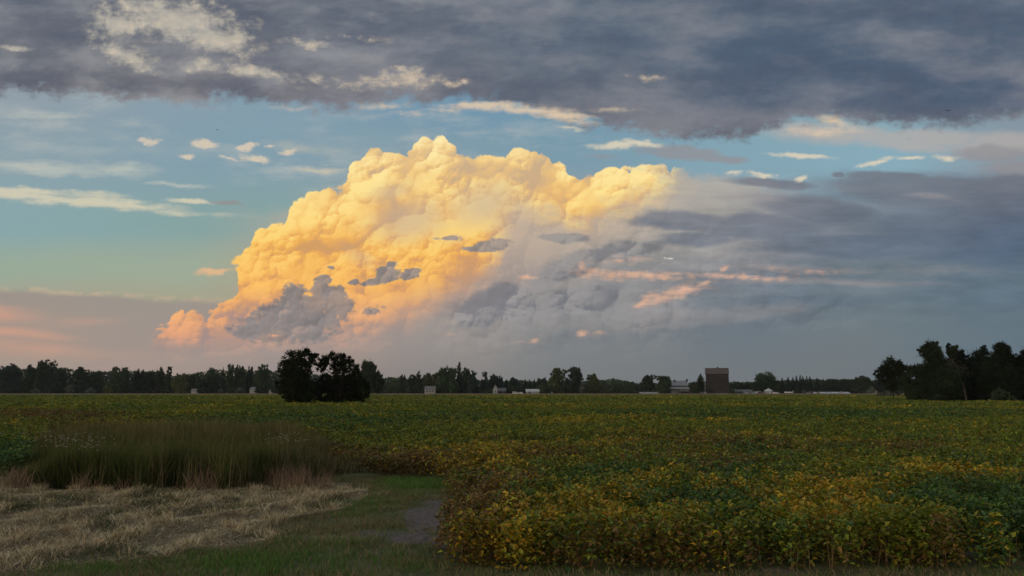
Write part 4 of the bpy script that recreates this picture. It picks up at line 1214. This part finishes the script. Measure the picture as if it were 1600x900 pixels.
SP = [(347, 572.5, 9, 'lone pointed spruce rising from the left woods beside the tall narrow tufted tree'),
      (744, 592, 8, 'tiny pointed spruce in the gap left of the spindle-shaped tree'),
      (791, 592, 8, 'small pointed spruce right of the white gabled house'),
      (821, 592, 8, 'pointed spruce above the low metal shed, left of three'),
      (828, 591.5, 8, 'pointed spruce above the low metal shed, middle of three'),
      (835, 592, 8, 'pointed spruce above the low metal shed, right of three'),
      (852, 588, 5, 'sharp thin spruce spire rising from the dark dome-shaped tree'),
      (1223, 589.5, 10, 'spruce nearest the large round tree, first from the left in the spruce row'),
      (1232.5, 588.5, 10, 'second spruce from the left in the row above the white trailer'),
      (1240, 588, 9, 'third spruce from the left, over the white trailer'),
      (1245.5, 586.5, 8, 'fourth spruce from the left in the row'),
      (1251.5, 585.5, 9, 'tallest spruce of the row, fifth from the left'),
      (1255.5, 587, 8, 'sixth spruce from the left, close against the tallest one'),
      (1261.5, 587, 9, 'seventh spruce from the left, just before a small gap'),
      (1266.5, 588, 8, 'eighth spruce from the left, second from the right in the row'),
      (1277.5, 590, 9, 'last spruce at the right end of the row, set apart')]
for i, (px, top, w, lab) in enumerate(SP):
    spruce(lab, px, top, w * 1.25, 606 + (i * 7) % 13, 700 + i, GF if px < 1200 else 'row of spruces behind the white trailer')
SH = [(57, 606, 14, 10, 'grey', 598, 'silvery grey shrub at the foot of the tallest tree of the left woods'),
      (109, 602, 18, 12, 'grey', 597, 'wide silvery shrub in front of the left woods, right of the first one'),
      (142, 606, 18, 9, 'grey', 597, 'low silvery shrub in front of the middle of the left woods'),
      (167, 603, 14, 11, 'yellow', 600, 'yellowish rounded shrub in front of the left woods'),
      (345, 608, 10, 7, 'grey', 600, 'small silvery shrub left of the pale house half hidden in the woods'),
      (376, 606, 20, 9, 'grey', 604, 'greyish brush left of the pale house half hidden in the woods'),
      (402, 603, 8, 11, 'dark', 590, 'dark bush covering the right end of the half hidden white house'),
      (310, 606, 8, 8, 'dark', 592, 'small dark bush at the right end of the small pale shed'),
      (436, 600, 26, 14, 'dark', 560, 'bushy growth seen just left of the dark pair of trees'),
      (611, 603, 16, 11, 'green', 590, 'low rounded green shrub right of the dark pair of trees'),
      (763, 609, 16, 4.5, 'green', 582, 'low hedge in front left of the white gabled house'),
      (800, 603.5, 24, 8, 'olive', 606, 'wide olive shrub right of the white gabled house'),
      (818, 606, 12, 8, 'dark', 604, 'dark shrub at the left end of the low metal shed'),
      (850, 598, 20, 16, 'green', 584, 'green bush leaning over the right end of the low metal shed'),
      (866, 600, 14, 14, 'olive', 586, 'reddish olive undergrowth below the airy pale tree'),
      (886, 598, 20, 16, 'dark', 583, 'dark bush between the airy pale tree and the tall dark tree'),
      (914, 597, 20, 17, 'grey', 582, 'greyish leafy shrub right of the pale bare trunk'),
      (943, 602, 24, 12, 'olive', 586, 'olive shrub right of the greyish leafy one'),
      (962, 604, 24, 11, 'dark', 584, 'dark green hedge mass in the middle of the horizon'),
      (984, 605, 18, 10, 'dark', 586, 'dark rounded bush at the right end of the hedge mass'),
      (1087, 602, 16, 14, 'dark', 578, 'round dark bush left of the wooden grain elevator'),
      (1143, 608, 12, 9, 'dark', 574, 'small dark bush against the right side of the wooden grain elevator'),
      (1218, 611, 9, 8, 'green', 590, 'small round green bush right of the silver grain bin'),
      (1246, 608, 12, 10, 'dark', 578, 'dark bush half covering the white trailer'),
      (1256, 608.5, 10, 10, 'grey', 580, 'greyish bush right of the one over the white trailer'),
      (1288, 617, 8, 3, 'olive', 570, 'low olive scrub at the left end of the long white shed'),
      (1350, 615.5, 8, 4.5, 'pale', 590, 'pale scrub beyond the right end of the long white shed'),
      (1365, 604, 18, 14, 'grey', 600, 'greyish bush left of the lone heart-shaped tree')]
for i, (px, top, w, h, tone, D, lab) in enumerate(SH):
    tree('shrub', lab, 'shrub', auto_lobes('bush', px, top, w, top + h + 1, 900 + i), px, D, .42, tone, 950 + i, 'shrubs along the far side of the field', th=.1, nlimb=3)

# wood that closes the gaps behind all of them
prof_x = [-500, -200, 0, 40, 100, 150, 200, 250, 262, 268, 275, 285, 300, 340, 420, 450, 560, 600, 640, 700, 750, 800, 850, 900, 930, 960, 990, 1000, 1040, 1100, 1140, 1175, 1220, 1290, 1333, 1380, 1440, 1600, 1900, 2300]
prof_y = [580, 580, 580, 577, 578, 582, 581, 583, 585, 589, 590, 586, 585, 580, 582, 583, 588, 590, 592, 590, 594, 595, 596, 596, 595, 592.5, 596, 599, 600, 597, 598, 597, 596, 592, 594, 594, 600, 600, 600, 600]
n = 190000
px = -450 + 2700 * rng.random(n)
toppy = np.interp(px, prof_x, prof_y)
lump = np.where(px < 430, -2.5, 0) + fnoise(px, px * 0 + 3.3, 16, 91, 4) * 9 - 4.5 + fnoise(px, px * 0 + 7, 4, 95, 2) * 3 - 1.5
D_ = 660 + 60 * rng.random(n)
tp = toppy + lump * .7
t = rng.random(n) ** .75
pyv = tp + (614.5 - tp) * t
z = EYE + D_ * np.tan(PITCH - np.arctan((pyv - 450) / FPX))
x = (px - 800) / FPX * D_ * math.cos(PITCH)
k = z > 0
P_ = np.stack([x, D_, z], 1)[k]
tone = .7 + .6 * fnoise(x[k] , z[k] * 1.5, 6, 97, 3)[:, None]
base = np.where((fnoise(x[k], z[k] * .2, 22, 99, 2) > .5)[:, None], np.array([[.045, .072, .045]]), np.array([[.055, .085, .036]]))
wood = leaves(P_, 1.35 * (.6 + .8 * rng.random(len(P_))), 'woodland', M_LEAF, base * tone * (.75 + .5 * rng.random((len(P_), 1))), flat=.2, aspect=1.2)
tag(wood, 'dense dark wood running along the horizon behind the separate trees', 'woods', kind='stuff')

# ------------------------------------------------------------------ buildings on the far side
M_BOARD = plain_mat('weathered_dark_boards', (.050, .046, .046), .45, .5, .9, .1, stretch=(.25, 1, 3), wave=('Z', 1.2, 1.5, .5))
M_SHINGLE = plain_mat('old_brown_shingles', (.135, .118, .115), .45, 1.4, .9, .1, stretch=(1, 1, 2), bump=.4)
M_TRIM = plain_mat('dark_trim', (.042, .036, .035), .3, 2, .8, .1)
M_WHITE = plain_mat('white_siding', (.32, .34, .35), .12, .8, .6, .3)
M_GREYW = plain_mat('grey_weathered_boards', (.17, .17, .17), .5, .5, .9, .1, stretch=(1, 1, .3), wave=('X', 1.6, 1, .4))
M_TIN = plain_mat('galvanised_tin', (.36, .38, .40), .25, .6, .5, .5, stretch=(2, 2, .3), metal=.35)
M_ROOFG = plain_mat('grey_asphalt_roof', (.20, .20, .21), .25, 1, .85, .2)
M_ROOFW = plain_mat('white_metal_roof', (.52, .55, .58), .1, .4, .45, .4)
M_BLUE = plain_mat('pale_blue_siding', (.25, .31, .36), .12, .8, .6, .3)
M_TAN = plain_mat('tan_siding', (.34, .28, .20), .2, .8, .7, .3)
M_GLASS = plain_mat('dark_window_glass', (.03, .035, .04), .1, 1, .15, .5)
M_RUST = plain_mat('brown_rusty_wall', (.12, .075, .055), .4, 1, .9, .1)
M_TYRE = plain_mat('black_tyre', (.02, .02, .02), .1, 1, .8, .2)
M_CAR = plain_mat('white_car_paint', (.70, .71, .72), .05, 1, .3, .5)


def origin(name, px, D, label, cat, group=None):
    return tag(empty(name, (xat(px, D), D, 0)), label, cat, group)


def gable(root, x0, x1, y0, y1, ze, zr, wall, roof, ridge='x', over=.35, th=.15):
    """walls with gable ends and two roof slabs; ridge along x or y"""
    m_ = MB()
    if ridge == 'x':
        yc = (y0 + y1) / 2; m_.extr([(y0, 0), (y1, 0), (y1, ze), (yc, zr), (y0, ze)], x0, x1, 'x')
        m_.build('wall', wall, root)
        s_ = (zr - ze) / (yc - y0); q = MB()
        q.extr([(y0 - over, ze - over * s_ + .01), (yc, zr + .01), (y1 + over, ze - over * s_ + .01), (y1 + over, ze - over * s_ + th), (yc, zr + th + .05), (y0 - over, ze - over * s_ + th)], x0 - over, x1 + over, 'x')
    else:
        xc = (x0 + x1) / 2; m_.extr([(x0, 0), (x1, 0), (x1, ze), (xc, zr), (x0, ze)], y0, y1, 'y')
        m_.build('wall', wall, root)
        s_ = (zr - ze) / (xc - x0); q = MB()
        q.extr([(x0 - over, ze - over * s_ + .01), (xc, zr + .01), (x1 + over, ze - over * s_ + .01), (x1 + over, ze - over * s_ + th), (xc, zr + th + .05), (x0 - over, ze - over * s_ + th)], y0 - over, y1 + over, 'y')
    return q.build('roof', roof, root)


def window(root, x, y, z, w, h, frame=None):
    f = MB()
    for a in ((x - w / 2 - .08, x + w / 2 + .08, z - .08, z), (x - w / 2 - .08, x + w / 2 + .08, z + h, z + h + .08), (x - w / 2 - .08, x - w / 2, z, z + h), (x + w / 2, x + w / 2 + .08, z, z + h)):
        f.box(a[0], a[1], y - .06, y + .02, a[2], a[3])
    fo = f.build('window', frame or M_WHITE, root)
    p = MB(); p.box(x - w / 2, x + w / 2, y - .03, y + .015, z, z + h); p.build('pane', M_GLASS, fo)


def door(root, x, y, w, h, mat, z=0):
    d = MB(); d.box(x - w / 2, x + w / 2, y - .05, y + .02, z, z + h); return d.build('door', mat, root)


# the grain elevator
D = 585
e = origin('grain_elevator', 1121.5, D, 'tall dark brown wooden grain elevator with a pinkish gabled roof', 'grain elevator')
e.rotation_euler.z = math.radians(-12.8)
hw = 17.1 * dep(D) / FPX; ze = zat(583.6, D); zr = zat(575.2, D); dp = 5.5
rf = gable(e, -hw, hw, 0, dp * 2, ze, zr, M_BOARD, M_SHINGLE, 'x', .5, .22)
m_ = MB(); m_.box(.0, 1.0, dp - .4, dp + .4, zr - .2, zr + .75); m_.box(-.15, 1.15, dp - .55, dp + .55, zr + .75, zr + .9); m_.build('ridge_vent', M_TRIM, rf)
for sx in (-1, 1): m_ = MB(); m_.box(sx * hw - .14, sx * hw + .14, -.06, .2, 0, ze - .25); m_.build('corner_board', M_TRIM, e)
m_ = MB(); m_.tube([(-hw - .9, 1, 0), (-hw - .9, 1, zat(592, D)), (-hw - .2, 1, zat(589, D))], [.13, .13, .13], 8); m_.build('spout_pipe', M_TIN, e)
m_ = MB(); m_.box(-hw - .12, hw + .12, -.08, .0, 0, .9); m_.build('foundation', M_GREYW, e)
for i in range(5):
    z_ = 3 + i * 2.7
    m_ = MB(); m_.box(-hw + .12, hw - .12, -.055, 0.0, z_, z_ + .14); m_.build('belt_board', M_TRIM, e)
door(e, -hw + 3.2, -.03, 1.6, 2.8, M_TRIM)

# grey storage building
D = 592; k = dep(D) / FPX
e = origin('storage_building', 1062, D, 'grey weathered storage building of stacked tiers with a pale metal roof, left of the elevator', 'farm building')
za = zat(602, D); zb = zat(595, D)
gable(e, -13 * k, 15 * k, 4, 12, za, zb, M_GREYW, M_TIN, 'x', .3, .15)
m_ = MB(); m_.extr([(-1, 0), (4, 0), (4, zat(604.5, D)), (-1, zat(607, D))], -15.5 * k, 15 * k, 'x'); lt = m_.build('lower_wall', M_GREYW, e)
m_ = MB(); m_.extr([(-1.4, zat(607.6, D)), (4, zat(604.6, D)), (4, zat(604.2, D)), (-1.4, zat(607.2, D))], -15.8 * k, 15.3 * k, 'x'); m_.build('lower_roof', M_TIN, lt)
m_ = MB(); m_.box(-16.5 * k, -3 * k, -5, -1.05, 0, zat(610.5, D)); m_.build('plank_bin', M_GREYW, e)
m_ = MB(); m_.box(1 * k, 14 * k, -1.12, -1.02, .3, zat(611.5, D)); m_.build('bay_shade_panel', M_TRIM, e)  # solid dark slab on the wall, its colour standing in for a shaded opening
for q in range(5): m_ = MB(); m_.box(-15.5 * k + q * 7.2 * k, -15.5 * k + q * 7.2 * k + .25, -1.2, -1.03, 0, zat(607.6, D)); m_.build('post', M_TRIM, lt)
for q in (-12.5, -5.5, 14): m_ = MB(); m_.box(q * k, q * k + 1.1, 6.5, 8, zb - .4, zb + .8 + .5 * (q > 10)); m_.build('roof_vent', M_TRIM, e)

# dwellings and sheds
def small_house(px0, px1, base_top, ridge, D, wall, roof, label, cat='house', ridge_ax='x', wins=(), dr=None, name='house', group='houses beyond the field', depth=7):
    k = dep(D) / FPX; c = (px0 + px1) / 2
    e = origin(name, c, D, label, cat, group); hw = (px1 - px0) / 2 * k
    gable(e, -hw, hw, 0, depth, zat(base_top, D), zat(ridge, D), wall, roof, ridge_ax, .3, .14)
    for wx in wins: window(e, wx * hw, -.01, 1.25, 1.0, 1.0)
    if dr is not None: door(e, dr * hw, -.01, .95, 2.05, M_TRIM if wall is not M_WHITE else M_TAN, .1)
    return e


small_house(298.5, 307, 610.8, 607.8, 600, M_WHITE, M_ROOFG, 'small pale shed low among the left woods', 'shed', name='shed', wins=(), dr=.3, depth=4, group=None)
h_ = small_house(390, 399, 609, 605, 600, M_WHITE, M_ROOFG, 'white house half hidden in the woods left of the dark pair of trees', wins=(.5,), dr=-.1)
small_house(663.5, 680, 609.5, 603.5, 592, M_WHITE, M_ROOFG, 'white house with a grey hipped-looking roof and dark windows below the spiky tree', wins=(-.55, .0, .55), dr=.28)
h_ = small_house(770, 777.5, 608, 601, 590, M_WHITE, M_ROOFG, 'white gabled house with a steep gable facing the field', ridge_ax='y', wins=(0,), depth=9)
small_house(777.6, 790, 611, 606.5, 596, M_RUST, M_ROOFG, 'low dark brown wing standing right beside the white gabled house', wins=(.3,), dr=-.3)
small_house(822, 843, 611.8, 608.2, 596, M_TIN, M_ROOFW, 'low metal shed with a white roof left of the tall airy tree', 'shed', name='shed', wins=(), dr=-.5, group=None)
small_house(1000, 1033, 614.6, 613.2, 588, M_WHITE, M_ROOFW, 'very low long white shed left of the grey storage building', 'shed', name='shed', wins=(-.6, -.2, .2), dr=.7, group=None, depth=4)
small_house(1081, 1104, 614, 612.6, 600, M_BLUE, M_ROOFW, 'low pale shed glimpsed between the bushes left of the elevator', 'shed', name='shed', wins=(-.4, .1), dr=.5, group=None, depth=4)
small_house(1146, 1169, 612.2, 609, 596, M_GREYW, M_ROOFG, 'low grey house with a long grey roof right of the elevator', wins=(-.6, .1, .6), dr=-.25)
h_ = small_house(1163, 1182, 612.6, 609.3, 590, M_BLUE, M_ROOFG, 'pale blue house with its gable turned to the field, left of the brown-walled house', ridge_ax='y', wins=(-.4, .35), dr=0)
small_house(1181, 1194, 615, 611.8, 586, M_RUST, M_ROOFW, 'small brown-walled house with a white roof left of the silver grain bin', ridge_ax='y', wins=(-.4,), dr=.4)
small_house(1262, 1274, 615.4, 613.2, 592, M_TAN, M_ROOFG, 'low tan house with a dark roof left of the pale blue gabled house', wins=(-.4, .4), dr=0)
small_house(1273.5, 1284, 616, 612.8, 586, M_BLUE, M_ROOFW, 'pale blue gabled house at the left end of the long white shed', ridge_ax='y', wins=(.3,), dr=-.3)
e = small_house(1283, 1329, 615.2, 612.8, 590, M_WHITE, M_ROOFW, 'long white shed with a bright white roof and small dark windows', 'shed', name='shed', wins=(-.62, -.35, .2, .55), dr=.36, group=None, depth=9)
small_house(1366, 1372, 616.6, 615, 560, M_WHITE, M_ROOFW, 'tiny white shed left of the lone heart-shaped tree', 'shed', name='shed', dr=0, group=None, depth=3)
small_house(420, 424, 611.2, 609.6, 585, M_WHITE, M_ROOFG, 'tiny pale shed right next to the dark pair of trees, on their left', 'shed', name='shed', dr=0, group=None, depth=3)

# silver grain bin
D = 588; k = dep(D) / FPX
e = origin('grain_bin', 1201, D, 'round silver grain bin with a conical roof', 'grain bin')
R = 7 * k; zc = zat(611, D); zt = zat(607, D)
m_ = MB(); prof = []
nr = 9
for i in range(nr * 4 + 1):
    z_ = zc * i / (nr * 4); prof.append((R + .035 * math.sin(i * math.pi / 2), z_))
m_.lathe(prof, 40); m_.build('wall', M_TIN, e, smooth=False)
m_ = MB(); m_.lathe([(R + .2, zc - .05), (R + .2, zc + .03), (.45, zt - .1), (.45, zt + .1), (.0, zt + .2)], 40); rf = m_.build('roof', M_ROOFW, e)
m_ = MB(); m_.box(-.55, .55, -R - .12, -R + .25, .3, 2.3); m_.build('door', M_ROOFW, e)
m_ = MB()
for s_ in (-1, 1): m_.tube([(R * .55 + s_ * .2, -R * .86, .3), (R * .55 + s_ * .2, -R * .86, zc)], [.03, .03], 5)
for q in range(int(zc / .4)): m_.tube([(R * .55 - .2, -R * .86, .4 + q * .4), (R * .55 + .2, -R * .86, .4 + q * .4)], [.02, .02], 4)
m_.build('ladder', M_TRIM, e)

# white trailer
D = 584; k = dep(D) / FPX
e = origin('camper_trailer', 1234, D, 'white camper trailer with a dark wheel arch left of the dark bush', 'trailer')
hw = 6.8 * k; zt = zat(611.9, D)
m_ = MB(); m_.extr([(-hw, .7), (hw - .4, .7), (hw, 1.6), (hw - .5, zt), (-hw + .1, zt)], 0, 2.4, 'y'); m_.build('body', M_CAR, e, bevel=.06)
for wx in (-.4, .35):
    m_ = MB(); m_.box(wx * hw - .45, wx * hw + .45, -.04, .02, 1.5, 2.2); m_.build('window', M_GLASS, e)
m_ = MB(); m_.box(hw * .62, hw * .62 + .65, -.045, .02, .8, 2.5); m_.build('door', M_WHITE, e)
for wx in (-.25, -.05):
    m_ = MB(); m_.tube([(wx * hw, -.05, .38), (wx * hw, .25, .38)], [.38, .38], 16); w_ = m_.build('wheel', M_TYRE, e)
    m_ = MB(); m_.tube([(wx * hw, -.08, .38), (wx * hw, -.04, .38)], [.2, .2], 12); m_.build('rim', M_TIN, w_)
m_ = MB(); m_.tube([(hw - .3, .6, .6), (hw + 1.3, 1.2, .5)], [.06, .06], 6); m_.tube([(hw - .3, 1.8, .6), (hw + 1.3, 1.2, .5)], [.06, .06], 6); m_.tube([(hw + 1.2, 1.2, 0), (hw + 1.2, 1.2, .5)], [.05, .05], 6); m_.build('drawbar', M_TRIM, e)


def car(px, D, label, mat, van=False, flip=1):
    e = origin('parked_car', px, D, label, 'car', 'vehicles parked beyond the field')
    prof = [(-2.2, .35), (2.2, .35), (2.25, .8), (1.2, 1.0), (-2.1, 1.05), (-2.25, .7)]
    cab = [(-1.9, 1.0), (1.1, 1.0), (.35, 1.5), (-1.3, 1.52)] if not van else [(-2.1, 1.0), (1.35, 1.0), (.8, 1.9), (-2.0, 1.95)]
    m_ = MB(); m_.extr([(a * flip, b) for a, b in prof], 0, 1.75, 'y'); m_.build('body', mat, e, bevel=.05)
    m_ = MB(); m_.extr([(a * flip, b) for a, b in cab], .12, 1.63, 'y'); c_ = m_.build('cabin', mat, e, bevel=.04)
    m_ = MB(); wz = 1.08; wt = cab[2][1] - .12
    m_.extr([((cab[0][0] + .4) * flip, wz), ((cab[1][0] - .25) * flip, wz), ((cab[2][0] - .05) * flip, wt), ((cab[3][0] + .15) * flip, wt)], .10, .13, 'y'); m_.build('window', M_GLASS, c_)
    for wx in (-1.35, 1.35):
        m_ = MB(); m_.tube([(wx, -.03, .33), (wx, .2, .33)], [.33, .33], 16); w_ = m_.build('wheel', M_TYRE, e)
        m_ = MB(); m_.tube([(wx, -.05, .33), (wx, -.02, .33)], [.19, .19], 12); m_.build('rim', M_TIN, w_)
    for hx in (2.2, -2.22):
        m_ = MB(); m_.box(min(hx * flip, (hx + .05) * flip), max(hx * flip, (hx + .05) * flip), .1, .4, .65, .8); m_.build('headlight' if hx > 0 else 'tail_light', M_WHITE if hx > 0 else M_RUST, e)


car(805.5, 574, 'white parked van beyond the field left of the low metal shed, left of two', M_CAR, True)
car(812.5, 575, 'white parked car beyond the field left of the low metal shed, right of two', M_CAR, False, -1)
car(1213, 578, 'small white parked car just right of the silver grain bin', M_CAR, False)

# bare pale trunk mid horizon, white marker, birds
D = 581
e = tag(empty('dead_tree', (xat(907.5, D), D, 0)), 'thin pale bare trunk standing in front of the tall dark tree mid horizon', 'tree')
m_ = MB(); m_.tube([(0, 0, 0), (.2, 0, 3), (.5, 0, 6), (1.0, 0, 9)], [.28, .22, .15, .05], 7); m_.tube([(.25, 0, 3.5), (-.8, 0, 6)], [.1, .03], 5); m_.build('trunk', M_DEADWOOD, e)
D = 560
m_ = MB(); m_.tube([(0, 0, 0), (0, 0, 1.0)], [.05, .05], 8); m_.lathe([(.0, .75), (.35, .8), (.42, 1.15), (.3, 1.5), (.0, 1.6)], 14)
o = m_.build('mailbox_post', M_WHITE); o.location = (xat(862.5, D), D, 0)
tag(o, 'small white marker post at the far field edge below the airy pale tree', 'marker post')
M_BIRD = plain_mat('dark_feathers', (.03, .03, .035), .2, 4, .8, .1)


def bird(px, py, D, s, label, rz):
    e = tag(empty('bird', (xat(px, D), D, zat(py, D)), rz), label, 'bird', 'birds in the sky')
    m_ = MB(); m_.tube([(-.30 * s, 0, .0), (-.2 * s, 0, .01 * s), (0, 0, 0), (.14 * s, 0, .03 * s), (.2 * s, 0, .05 * s), (.26 * s, 0, .04 * s)], [.05 * s, .035 * s, .07 * s, .05 * s, .035 * s, .005 * s], 8); m_.build('body', M_BIRD, e, smooth=True)
    for q in (-1, 1):
        m_ = MB(); vs = [(.09 * s, q * .04 * s, .03 * s), (.12 * s, q * .28 * s, .14 * s), (.0, q * .62 * s, .08 * s), (-.10 * s, q * .3 * s, .11 * s), (-.11 * s, q * .04 * s, .02 * s)]
        vs2 = [(a, b, c - .015 * s) for a, b, c in vs]
        m_.add(vs + vs2, [(0, 1, 2, 3, 4), (9, 8, 7, 6, 5)] + [(i, (i + 1) % 5, 5 + (i + 1) % 5, 5 + i) for i in range(5)]); m_.build('wing', M_BIRD, e)


bird(1515, 173, 60, .42, 'dark speck of a flying bird against the grey clouds at upper right', 1.2)
bird(319, 203, 160, .6, 'tiny dark bird in the blue gap of the sky at upper left', .6)

# ------------------------------------------------------------------ evening air over the fields
m_ = MB(); m_.box(-2600, 2600, -2100, 3100, -1.2, 62)
mh = bpy.data.materials.new('evening_air'); mh.use_nodes = True; mh.node_tree.nodes.clear()
pv = mh.node_tree.nodes.new('ShaderNodeVolumePrincipled'); oo = mh.node_tree.nodes.new('ShaderNodeOutputMaterial')
pv.inputs['Color'].default_value = (.75, .82, .9, 1); pv.inputs['Density'].default_value = 0.000065
mh.node_tree.links.new(pv.outputs[0], oo.inputs['Volume'])
hz = m_.build('haze', mh); tag(hz, kind='stuff')
